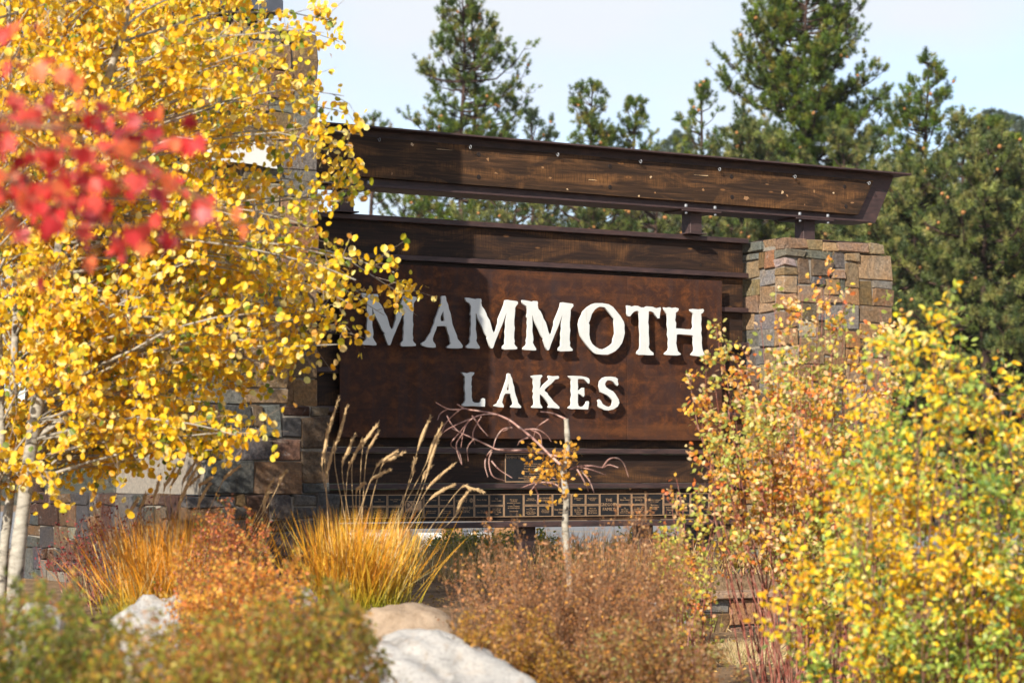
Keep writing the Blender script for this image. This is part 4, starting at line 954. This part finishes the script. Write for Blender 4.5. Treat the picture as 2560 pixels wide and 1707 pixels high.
BR = [([(1380, 780), (1250, 660), (1100, 510), (950, 390), (830, 300), (690, 240), (520, 205), (360, 180), (270, 130)], .012), ([(1400, 700), (1060, 630), (880, 625), (700, 615), (600, 570), (450, 500), (330, 445), (210, 385)], .010), ([(1440, 290), (1350, 250), (1280, 225), (1165, 210)], .009),
      ([(400, 290), (340, 420), (310, 600)], .006), ([(530, 260), (440, 430), (460, 560)], .006), ([(690, 240), (560, 240), (420, 290), (300, 430), (200, 560), (290, 640), (320, 770)], .006), ([(860, 380), (760, 400), (690, 490), (660, 590)], .007), ([(640, 620), (580, 700), (570, 800), (600, 910)], .007), ([(640, 640), (610, 740), (650, 900), (780, 950)], .007), ([(640, 740), (720, 830), (860, 920)], .006),
      ([(1060, 400), (1160, 460), (1180, 590)], .006), ([(1000, 400), (1130, 400), (1230, 460), (1280, 530)], .006), ([(1250, 290), (1130, 380), (1080, 520)], .006), ([(1480, 830), (1560, 800), (1700, 790), (1830, 810), (1900, 780), (2000, 810)], .008), ([(1830, 810), (1900, 720), (1990, 710), (2060, 770), (2110, 910)], .007), ([(1560, 800), (1700, 830), (1870, 890)], .006), ([(1600, 840), (1690, 950), (1740, 1080)], .007), ([(1560, 830), (1630, 950), (1680, 1060)], .007),
      ([(1420, 1100), (1330, 990), (1130, 970), (950, 1030)], .008), ([(1130, 970), (1060, 1060)], .006), ([(1100, 1000), (1140, 1110), (1130, 1190)], .007), ([(160, 250), (200, 330), (280, 420)], .005), ([(360, 180), (300, 190), (150, 330), (90, 480)], .006), ([(330, 445), (260, 560), (290, 700), (320, 780)], .006), ([(450, 500), (380, 600), (390, 740)], .006), ([(300, 190), (170, 180), (40, 110)], .006), ([(170, 180), (90, 230), (60, 300)], .005),
      ([(430, 250), (520, 380), (600, 470)], .006), ([(400, 290), (200, 380), (100, 450)], .005), ([(820, 300), (840, 380), (760, 420)], .006), ([(1030, 490), (950, 520), (920, 570)], .006), ([(1400, 1000), (1360, 950), (1250, 900)], .006)]
T = Tubes()
for pts, r_ in BR:
    q = spline(Z(pts, rng.uniform(-0.25, 0.25)), len(pts) * 3); T.add(q, np.linspace(r_, r_ * 0.45, len(q)), 5)
add('branches', T.mesh('branches', sb), MT['pink_twig'], sap)
lp = np.concatenate([rng.normal((1300, 830), (130, 110), (150, 2)), rng.normal((1480, 620), (50, 60), (38, 2)), rng.normal((1080, 650), (35, 40), (16, 2)), rng.normal((1280, 1190), (60, 30), (12, 2)), rng.normal((1600, 880), (40, 40), (9, 2))])
loc = np.array([P(1080 + a / 4.296, 980 + b / 4.296, YS + rng.normal(0, 0.12)) for a, b in lp]); n = len(loc)
make_leaves(sap, sb, loc, frames(unit(rng.normal(size=(n, 3)) + [-.2, -.6, .2]), rng), rng.uniform(0.035, 0.055, n), pick([(4, (0.74, 0.36, 0.03)), (2, (0.78, 0.46, 0.10)), (1, (0.5, 0.3, 0.03))], n, rng), LEAF_OVAL * [1.3, 1, 1], LF_OVAL, MT['leaf'], 300, rng)

# ---- feather grasses
def blades(base_pts, tips, width, rng, bend=0.12):
    """curved ribbons of 3 segments"""
    n = len(base_pts); t = np.array([0, 0.4, 0.75, 1.0]); d = tips - base_pts; L_ = np.linalg.norm(d, axis=1, keepdims=True)
    side = unit(np.cross(d, rng.normal(size=(n, 3)) * [0.4, 1, 0.1]))
    V = np.zeros((n, 7, 3)); k = 0
    lift = np.zeros((n, 3)); lift[:, 2] = 1
    for i, s in enumerate(t):
        p = base_pts + d * s + lift * (bend * L_ * (s - s * s)) * 1.0
        w_ = (width * (1 - 0.6 * s))[:, None] if i < 3 else None
        if i < 3: V[:, k] = p - side * w_; V[:, k + 1] = p + side * w_; k += 2
        else: V[:, k] = p
    Q = np.array([(0, 1, 3, 2), (2, 3, 5, 4)]); T_ = np.array([(4, 5, 6)])
    o = (np.arange(n) * 7)[:, None, None]
    return V.reshape(-1, 3), (Q[None] + o).reshape(-1, 4), (T_[None] + o).reshape(-1, 3)
def feather_grass(label, basepx, basepy, Y, spread, heads, n, height, cols, seed, group):
    rng = np.random.default_rng(seed); b = P(basepx, basepy, Y); b[2] = float(gz(b[0], b[1])); bz = b[2]
    root = empty('feather_grass', b, 0, label, 'grass clump', group)
    hb = np.column_stack([rng.normal(0, spread * 0.55, n), rng.normal(0, 0.22, n), np.zeros(n)])
    le = np.column_stack([hb[:, 0] * 0.45 + rng.normal(0.03, 0.13, n), hb[:, 1] * 0.6 + rng.normal(0, 0.12, n), height * rng.uniform(0.45, 1.05, n)])
    V, Q, T_ = blades(hb, hb + le, rng.uniform(0.0016, 0.0042, n), rng)
    f = V[:, 2:3] / height
    c0 = np.repeat(pick(cols, n, rng, 0.12), 7, 0); g0 = np.repeat(pick([(2, (0.26, 0.30, 0.02)), (1, (0.46, 0.38, 0.03))], n, rng), 7, 0)
    t = np.clip((f - 0.03) / 0.22, 0, 1)
    add('blades', mesh('blades', V, [Q, T_], col=g0 * (1 - t) + c0 * t), MT['grass'], root, 'stuff')
    for (tx, ty), (hx, hy) in heads:
        yy = Y + rng.normal(0, 0.18); tip = P(tx, ty, yy); hd = P(hx, hy, yy); bs = b + [0.3 * (hd[0] - b[0]) + rng.normal(0, spread * 0.3), rng.normal(0, 0.1), 0]
        c = spline([bs, (bs + hd) / 2 + [-0.06 * (hd[0] - bs[0]), 0, 0.02], hd, (hd + tip) / 2 + [0, 0, 0.02], tip], 16)
        T1 = Tubes(); T1.add(c[:10], np.linspace(0.0035, 0.0022, 10), 4)
        s = add('stalk', T1.mesh('stalk', b), MT['straw'], root)
        T2 = Tubes(); hc = c[8:]; T2.add(hc, np.array([.003, .008, .011, .012, .011, .009, .006, .002]) * rng.uniform(0.85, 1.2), 6)
        # bristling spikelets
        m = 70; ff = rng.uniform(0, len(hc) - 1.01, m); i = ff.astype(int); p0 = hc[i] + (hc[i + 1] - hc[i]) * (ff - i)[:, None]
        ax = unit(hc[i + 1] - hc[i]); dr = unit(ax + 0.55 * unit(rng.normal(size=(m, 3))))
        V2, Q2, T3 = blades(p0, p0 + dr * 0.035, np.full(m, 0.003), rng)
        A = np.concatenate(T2.V); Vv = np.concatenate([A, V2]) - b
        me = mesh('seed_head', Vv, [np.concatenate(T2.Q), Q2 + len(A), T3 + len(A)])
        add('seed_head', me, MT['straw'], s)
MT['straw'] = simple('straw', (0.34, 0.22, 0.10), (0.50, 0.35, 0.19), 60, 0.8, 0.0)
GC = [(4, (0.70, 0.34, 0.025)), (3, (0.72, 0.44, 0.05)), (2, (0.62, 0.24, 0.02)), (1, (0.70, 0.55, 0.22))]
gg = 'feather grass clumps at the foot of the sign'
feather_grass('tall feather grass clump with tan plumes before the left end of the plaques', 885, 1490, 17.8, 0.27,
    [((846, 995), (812, 1130)), ((868, 1015), (836, 1150)), ((945, 1058), (905, 1130)), ((928, 1080), (880, 1160)), ((945, 1080), (915, 1150)), ((905, 1100), (868, 1190)), ((885, 1090), (855, 1180)), ((1075, 1045), (1040, 1140)), ((1105, 1062), (1060, 1170)), ((1100, 1085), (1060, 1210)), ((990, 1130), (935, 1180)), ((1008, 1132), (950, 1175)), ((973, 1175), (920, 1215)), ((1078, 1165), (1052, 1210)), ((1037, 1150), (1028, 1200)), ((1136, 1160), (1060, 1235)), ((1133, 1213), (1065, 1260)), ((1205, 1228), (1145, 1226)), ((1172, 1228), (1130, 1300)), ((908, 1210), (890, 1240)), ((822, 1060), (806, 1180)), ((835, 1110), (815, 1210))],
    1700, 0.72, GC, 81, gg)
feather_grass('smaller golden feather grass clump with tan plumes against the shaded stones of the tower foot', 440, 1470, 17.5, 0.36,
    [((495, 1145), (455, 1220)), ((460, 1150), (425, 1240)), ((497, 1160), (450, 1260)), ((497, 1190), (465, 1235)), ((527, 1195), (497, 1230)), ((523, 1212), (490, 1280)), ((597, 1167), (550, 1215)), ((683, 1200), (655, 1260)), ((714, 1180), (690, 1225)), ((672, 1235), (650, 1290)), ((343, 1250), (322, 1300)), ((545, 1295), (515, 1325)), ((365, 1235), (350, 1290)), ((440, 1165), (410, 1240)), ((400, 1190), (385, 1270)), ((475, 1200), (440, 1290))],
    1900, 0.76, [(4, (0.72, 0.29, 0.02)), (2, (0.62, 0.34, 0.05)), (1.2, (0.60, 0.46, 0.20))], 82, gg)
# pale bunch grass and dry grass under the sign
def tuft(label, px, py, Y, n, h, spread, cols, seed):
    rng = np.random.default_rng(seed); b = P(px, py, Y); b[2] = float(gz(b[0], b[1]))
    hb = np.column_stack([rng.normal(0, spread * 0.4, n), rng.normal(0, spread * 0.4, n), np.zeros(n)])
    V, Q, T_ = blades(hb, hb + np.column_stack([hb[:, 0] * 0.8 + rng.normal(0, h * 0.5, n), rng.normal(0, h * 0.4, n), h * rng.uniform(0.4, 1.1, n)]), rng.uniform(0.002, 0.004, n), rng)
    o = add('grass_tuft', mesh('grass_tuft', V, [Q, T_], col=np.repeat(pick(cols, n, rng), 7, 0)), MT['grass'])
    o.location = b; tag(o, label, 'grass clump')
tuft('pale straw coloured bunch grass on bare soil at the foot of the retaining wall', 1850, 1640, 21.5, 900, 0.22, 0.35, [(2, (0.62, 0.48, 0.27)), (1, (0.5, 0.36, 0.18)), (1, (0.45, 0.40, 0.16))], 91)
rng = np.random.default_rng(92); n = 9000
bx = rng.uniform(-3.2, 4.4, n); by = rng.uniform(22.5, 33, n) ; ok = (by > 24.2 + 0.61 * bx) ; bx, by = bx[ok], by[ok]; n = len(bx)
hb = np.column_stack([bx, by, gz(bx, by)])
V, Q, T_ = blades(hb, hb + np.column_stack([rng.normal(0, 0.10, n), rng.normal(0, 0.10, n), rng.uniform(0.12, 0.42, n)]), rng.uniform(0.003, 0.006, n), rng)
o = add('dry_grass', mesh('dry_grass', V, [Q, T_], col=np.repeat(pick([(3, (0.52, 0.34, 0.13)), (2, (0.42, 0.25, 0.09)), (1, (0.30, 0.28, 0.08)), (1, (0.6, 0.46, 0.26))], n, rng), 7, 0)), MT['grass']); o['kind'] = 'stuff'
n = 9000; bx = rng.uniform(-3.5, 7.5, n); by = rng.uniform(11, 25, n)
col = pick([(3, (0.42, 0.26, 0.10)), (2, (0.30, 0.16, 0.07)), (1, (0.60, 0.38, 0.10)), (1, (0.2, 0.11, 0.06))], n, rng)
loc = np.column_stack([bx, by, gz(bx, by) + 0.012])
o = add('leaf_litter', scatter('leaf_litter', LEAF_OVAL, LF_OVAL, loc, frames(unit(rng.normal(size=(n, 3)) * 0.5 + [0, 0, 1]), rng), rng.uniform(0.025, 0.06, n), col, np.zeros(3)), MT['dryleaf']); o['kind'] = 'stuff'

# ------------------------------------------------------------------ boulders
def boulder(name, label, ctr, size, seed, group, amp=0.22, sub=4, lobes=()):
    bm = bmesh.new(); bmesh.ops.create_icosphere(bm, subdivisions=sub, radius=1.0)
    for v in bm.verts:
        d = v.co.normalized(); s = Vector((seed * 3.1, seed * 1.7, seed * 0.9))
        r_ = 1 + amp * mnoise.noise(d * 1.1 + s) + amp * 0.5 * mnoise.noise(d * 2.6 + s) + 0.05 * mnoise.noise(d * 6 + s) - 0.10 * max(0, 0.16 - abs(mnoise.noise(d * 1.7 - s))) / 0.16
        for (lx, ly, lz), k, wd_ in lobes: r_ += k * math.exp(-((d - Vector((lx, ly, lz)).normalized()).length / wd_) ** 2)
        v.co = Vector((d.x * r_ * size[0], d.y * r_ * size[1], d.z * r_ * size[2]))
    for f in bm.faces: f.smooth = True
    me = bpy.data.meshes.new(name); bm.to_mesh(me); bm.free()
    o = add(name, me, MT['granite']); o.location = ctr
    return tag(o, label, 'boulder', group)
bg_ = 'pale boulders among the shrubs'
boulder('boulder', 'large white granite boulder at the bottom edge, left of the golden brown shrub', P(1075, 1800, 12.6), (0.60, 0.5, 0.46), 4, bg_, 0.16, 5, (((0.9, -0.3, 0.15), 0.12, 0.5), ((0.35, -0.6, 0.75), -0.16, 0.30)))
boulder('boulder', 'split cream boulder between the olive shrub and the rusty shrub', P(385, 1650, 15.6), (0.33, 0.32, 0.42), 9, bg_, 0.25, 4, (((0.0, -0.6, 0.8), -0.15, 0.25),))
boulder('boulder', 'small cream boulder near the foot of the leaning aspen trunk', P(100, 1620, 15.8), (0.17, 0.2, 0.34), 3, bg_)
boulder('boulder', 'small cream boulder left of the tall feather grass', P(735, 1535, 17.0), (0.19, 0.2, 0.22), 6, bg_)
boulder('boulder', 'long flat cream boulder under the tall feather grass', P(1005, 1625, 16.3), (0.44, 0.34, 0.33), 12, bg_, 0.14).data.materials[0] = MT['tan_rock']
boulder('boulder', 'flat pale stone slab behind the dry shrub, left of the thin leggy shrub', P(1590, 1565, 19.5), (0.50, 0.35, 0.22), 15, bg_, 0.15)

# ------------------------------------------------------------------ guard rail beyond the sign
gr = empty('guard_rail', P(1130, 1340, 33.0) * [1, 1, 0], 0, 'grey metal guard rail on square wooden posts, seen under the sign', 'guard rail')
gr.location.z = -0.1
def gp(px): return (px - 1130) / F * 33.0
for px in (1000, 1130, 1262):
    block('post', (gp(px) - 0.14, -0.14, -0.2), (gp(px) + 0.14, 0.14, 1.02), MT['post_wood'], gr, 0.012)
prof = [(0.0, 0.0), (-0.05, 0.04), (-0.05, 0.10), (0.0, 0.145), (0.0, 0.175), (-0.05, 0.22), (-0.05, 0.28), (0.0, 0.32)]
V = []; n = 40; xs_ = np.linspace(gp(700), gp(1340), n)
for x in xs_: V += [(x, 0.19 + a, 0.58 + b) for a, b in prof]
k = len(prof); Q = [(i * k + j, (i + 1) * k + j, (i + 1) * k + j + 1, i * k + j + 1) for i in range(n - 1) for j in range(k - 1)]
add('rail', mesh('rail', V, [np.array(Q)], smooth=False), MT['galv'], gr)

# ------------------------------------------------------------------ pines
def needle_tuft(k, seed, length=1.0, width=0.05):
    rng = np.random.default_rng(seed); V = []; T_ = []
    for i in range(k):
        t = rng.uniform(0, 0.55); a = rng.uniform(0, 2 * math.pi); el = R(rng.uniform(12, 78) if t > 0.3 else rng.uniform(45, 95))
        d = np.array([math.sin(el) * math.cos(a), math.sin(el) * math.sin(a), math.cos(el)]); s = unit(np.cross(d, rng.normal(size=3))) * width
        p = np.array([0, 0, t]); V += [p - s, p + s, p + d * length * rng.uniform(0.7, 1.0)]; T_.append((3 * i, 3 * i + 1, 3 * i + 2))
    return np.array(V), np.array(T_)
NT = needle_tuft(64, 1, 0.58, 0.027); NT2 = needle_tuft(14, 2, 0.9, 0.10)
PINE = [(4, (0.090, 0.140, 0.012)), (3, (0.050, 0.088, 0.012)), (2, (0.16, 0.195, 0.018)), (1, (0.22, 0.20, 0.03))]
PALE = [(3, (0.12, 0.145, 0.035)), (3.5, (0.045, 0.068, 0.018)), (2.5, (0.24, 0.24, 0.065))]
cone_bm = bmesh.new(); bmesh.ops.create_icosphere(cone_bm, subdivisions=1, radius=0.085)
for v in cone_bm.verts: v.co.z *= 1.25
cone_me = bpy.data.meshes.new('cone'); cone_bm.to_mesh(cone_me); cone_bm.free()
MT['cone'] = simple('pine_cone', (0.26, 0.11, 0.035), (0.42, 0.20, 0.07), 30, 0.8, 0.3)
cone_me.materials.append(MT['cone'])
def pine(label, px, topy, Y, rmax, d0, seed, lowy=640, tuft=0.36, cols=PINE, dens=1.0, cones=26, group='pines across the road', lean=0.0, nt=NT, trunk_r=0.28, tpl='pine_tree', gap=0.0, sag=0.0, step=0.42):
    rng = np.random.default_rng(seed); x = (px - CX) / F * Y; zt_ = EYE + (HY - topy) / F * Y; zg = float(gz(x, Y)) - 0.1; zl = max(EYE + (HY - lowy) / F * Y, zg + 1.2)
    base = np.array([x, Y, zg]); root = empty(tpl, base, 0, label, 'tree', group)
    T = Tubes(); tz = np.linspace(zg, zt_, 18); tx = x + lean * ((tz - zg) / (zt_ - zg)) ** 2 + 0.08 * np.sin(tz * 0.7 + seed)
    T.add(np.column_stack([tx, np.full(18, Y), tz]), np.linspace(trunk_r, 0.03, 18), 8); add('trunk', T.mesh('trunk', base), MT['pine_bark'], root)
    B = Tubes(); loc = []; ax = []; z = zt_ - 0.15
    loc.append((np.interp(z, tz, tx), Y, zt_ - 0.1)); ax.append((0, 0, 1))
    while z > zl:
        dep = zt_ - z; Rr = rmax * (1 - math.exp(-dep / d0)) + 0.10
        whorl = rng.uniform(0.8, 1.15)
        for k in range(rng.integers(3, 6)):
            az = rng.uniform(0, 2 * math.pi)
            if gap and rng.uniform() < gap: continue
            L_ = Rr * whorl * rng.uniform(0.55, 1.15); sl = 0.85 * math.exp(-dep / 2.0) + rng.normal(0, 0.10) - 0.22 * min(dep / 12, 1) - sag
            o = np.array([np.interp(z, tz, tx), Y, z + rng.uniform(-0.12, 0.12)]); h = np.array([math.cos(az), math.sin(az), 0])
            s = np.linspace(0, 1, 7)[:, None]
            p = o + h * L_ * s + np.array([0, 0, 1.0]) * L_ * (sl * s + 0.50 * s ** 3.5) + rng.normal(0, 0.03 * L_, (7, 3)) * s
            B.add(p, np.linspace(0.020 + 0.016 * L_, 0.011, 7), 4)
            nb = max(2, int(L_ / 0.27 * dens))
            for j in range(nb):
                f = rng.uniform(0.12 if dens > 2 else 0.35, 1.0) ** 0.7; q = f * 6; i = min(int(q), 5); c = p[i] + (p[i + 1] - p[i]) * (q - i)
                side = unit(rng.normal(size=3) * [1, 1, 0.35] + h * 0.8 + [0, 0, 0.75]); bl = rng.uniform(0.2, 0.6) * (0.55 + 0.18 * L_)
                m_ = c + side * bl * 0.55 + np.array([0, 0, -0.04]); e = m_ + unit(side + [0, 0, 0.8]) * bl * 0.5
                B.add(np.array([c, m_, e]), [0.012, 0.010, 0.008], 3)
                loc.append(e); ax.append(unit(e - m_ + rng.normal(0, 0.04, 3)))
                if rng.uniform() < 0.55: loc.append(m_ + (e - m_) * 0.3); ax.append(unit(e - m_))
                if rng.uniform() < 0.35:
                    s2 = unit(side + rng.normal(0, 0.7, 3) + [0, 0, 0.3]); e2 = m_ + s2 * bl * 0.5; B.add(np.array([m_, e2, e2 + s2 * 0.02]), [0.009, 0.007, 0.006], 3); loc.append(e2); ax.append(s2)
            loc.append(p[-1]); ax.append(unit(p[-1] - p[-2] + [0, 0, 0.1]))
        z -= step * rng.uniform(0.65, 1.25) * (1 + 0.03 * dep)
    loc = np.array(loc); ax = np.array(ax); n = len(loc)
    add('branches', B.mesh('branches', base), MT['pine_bark'], root, 'stuff')
    col = pick(cols, n, rng, 0.16)
    add('crown', scatter('crown', nt[0], nt[1], loc, frames(ax, rng), tuft * rng.uniform(0.8, 1.2, n), col, base), MT['needle'], root, 'stuff')
    v = np.where(loc[:, 1] < Y + 0.3)[0]
    for i in rng.choice(v, min(cones, len(v)), replace=False):
        o = bpy.data.objects.new('cone', cone_me); C.objects.link(o); o.parent = root
        o.location = (loc[i] - ax[i] * 0.02 + [0, -0.10, 0] - base).tolist(); o.rotation_euler = (rng.uniform(0, 3), rng.uniform(0, 3), 0); o.scale = (rng.uniform(0.7, 1.0),) * 3
    return root
pine('tall open pine with a twin trunk above the middle of the beam, left stem', 1152, -15, 105, 3.2, 3.6, 101, 640, lean=0.1, gap=0.1, dens=1.35, step=0.36)
pine('second stem of the twin pine, slightly right and lower', 1184, 35, 106, 3.2, 4.2, 102, 640, dens=1.1, gap=0.2, step=0.4)
pine('pine whose tip barely shows over the left part of the beam', 930, 288, 110, 1.6, 3.2, 103, 640, cones=4, gap=0.4, dens=0.8)
pine('pine seen through the left part of the slot below the beam', 1010, 478, 112, 2.4, 1.6, 104, 660, cols=PALE, cones=8)
pine('low spreading pine just right of the twin pine', 1330, 300, 103, 1.7, 2.0, 105, 660, cones=4, gap=0.35, cols=[(1, (0.05, 0.08, 0.03)), (1, (0.06, 0.09, 0.03))])
pine('slim bright pine standing over the middle of the beam', 1482, 224, 108, 1.05, 1.0, 106, 640, cones=10, dens=1.5, step=0.3)
pine('smaller slim pine just right of the slim bright pine', 1588, 262, 110, 0.75, 1.2, 107, 640, cones=6, dens=1.3, step=0.34)
pine('pale green pine behind the slot, left of the second short post', 1270, 455, 98, 3.4, 1.2, 108, 660, cols=PALE, cones=14, dens=1.2)
pine('pale green pine behind the slot, right of the slim bright pine', 1480, 450, 97, 3.4, 1.2, 109, 660, cols=PALE, cones=14, dens=1.2)
pine('pale green pine behind the slot, beside the second short post', 1640, 440, 96, 3.0, 1.2, 124, 660, cols=PALE, cones=14, dens=1.2)
pine('pine rising above the beam left of the biggest pine', 1750, 225, 100, 1.5, 2.4, 110, 660, cones=18, dens=1.2)
pine('biggest pine, dense and broad above the right part of the beam', 2015, -110, 101, 3.7, 3.3, 111, 720, cones=60, dens=2.6, step=0.26)
pine('pale pine in front of the biggest pine, just over the beam', 1850, 335, 95, 2.3, 1.6, 112, 700, cols=PALE, cones=22, dens=1.5, step=0.3)
pine('pale pine at the right foot of the biggest pine', 2110, 350, 94, 2.4, 1.8, 113, 760, cols=PALE, cones=26, dens=1.5, step=0.3)
pine('pointed pine to the right of the biggest pine', 2318, 158, 98, 1.75, 2.8, 114, 900, cones=30, dens=1.6, step=0.3)
pine('small pine between the pointed pine and the right edge', 2412, 300, 96, 1.3, 1.8, 115, 900, cones=12, cols=PALE, dens=1.4, step=0.3)
pine('thin pine with cones standing before the hazy ridge', 2474, 302, 97, 0.6, 1.8, 116, 900, cones=14, dens=1.0, gap=0.2)
pine('pine at the right edge with a forked tip', 2536, 352, 95, 1.3, 1.6, 117, 950, cones=14, dens=1.3)
pine('wide shaded pine right of the stone pillar', 2290, 425, 84, 3.6, 2.6, 118, 1190, cols=PALE, cones=34, dens=2.1, step=0.28, sag=0.12)
pine('wide pine with pale tips behind the golden shrub', 2465, 350, 80, 3.4, 2.9, 119, 1190, cols=PALE, cones=34, dens=2.1, step=0.28, sag=0.12)
pine('dark pine close behind the stone pillar', 2185, 430, 88, 2.8, 2.4, 120, 1190, cols=PALE, cones=18, dens=2.0, step=0.3, sag=0.12)
pine('pine cut by the right edge behind the golden shrub', 2590, 375, 82, 3.6, 2.9, 121, 1190, cols=PALE, cones=10, dens=2.0, step=0.3, sag=0.12)
pine('dark pine behind the aspens at the upper left', 90, -160, 62, 2.6, 3.0, 122, 700, cones=0, dens=1.1)
pine('second dark pine behind the aspens at the left edge', -60, -60, 66, 2.6, 3.0, 123, 900, cones=0, dens=1.0)
# hazy pines on the ridge
rng = np.random.default_rng(300)
far_l = {0: 'grey pine on the far ridge'}
for i, (px, ty) in enumerate(((2452, 300), (2466, 288), (2478, 282), (2500, 286), (2512, 292), (2530, 296), (2548, 300), (2444, 330), (2390, 345), (2420, 350), (2556, 310), (1690, 335), (1702, 344), (1665, 360), (1640, 372), (1725, 352))):
    pine('hazy grey pine on the far ridge at the right edge' if px > 2300 else 'hazy grey pine on the ridge left of the biggest pine', px, ty, 330 + rng.uniform(-10, 25), 1.9, 5.0, 301 + i, 500, tuft=0.8, cols=[(1, (0.05, 0.075, 0.045)), (1, (0.07, 0.09, 0.055))], dens=0.55, step=0.7, cones=0, group='far pines on the ridge', nt=NT2, trunk_r=0.35, gap=0.3)
n = 2600
fx = rng.uniform(-60, 190, n); fy = rng.uniform(190, 345, n); loc = np.column_stack([fx, fy, gz(fx, fy)])
tv = []; tfc = []
for k in range(26):
    a = rng.uniform(0, 6.28); h = rng.uniform(0.1, 1.0); r_ = 0.22 * (1.05 - h); c = np.array([r_ * math.cos(a), r_ * math.sin(a), h]); d1 = rng.normal(0, 0.07, 3); d2 = rng.normal(0, 0.07, 3)
    tfc.append((3 * k, 3 * k + 1, 3 * k + 2)); tv += [c, c + d1, c + d2]
o = add('far_woods', scatter('far_woods', tv, np.array(tfc), loc, frames(np.tile([0, 0, 1.0], (n, 1)) , rng), rng.uniform(2.5, 5.5, n), pick([(2, (0.06, 0.075, 0.045)), (1, (0.09, 0.08, 0.06))], n, rng), np.zeros(3)), MT['needle']); o['kind'] = 'stuff'
# thin autumn haze
bm = bmesh.new(); bmesh.ops.create_cube(bm, size=1.0)
me = bpy.data.meshes.new('haze'); bm.to_mesh(me); bm.free()
hz = bpy.data.materials.new('haze'); hz.use_nodes = True; hz.node_tree.nodes.clear()
ho = hz.node_tree.nodes.new('ShaderNodeOutputMaterial'); hp = hz.node_tree.nodes.new('ShaderNodeVolumePrincipled')
hp.inputs['Color'].default_value = (0.86, 0.92, 1.0, 1); hp.inputs['Density'].default_value = 0.0001; hp.inputs['Anisotropy'].default_value = 0.1
hz.node_tree.links.new(hp.outputs[0], ho.inputs['Volume'])
o = add('haze', me, hz); o['kind'] = 'stuff'; o.location = (0, 745, 46); o.scale = (1500, 1620, 100)
print('objects', len(bpy.data.objects), 'tris', sum(len(o.data.loop_triangles) if o.type == 'MESH' and not o.data.calc_loop_triangles() else 0 for o in bpy.data.objects))
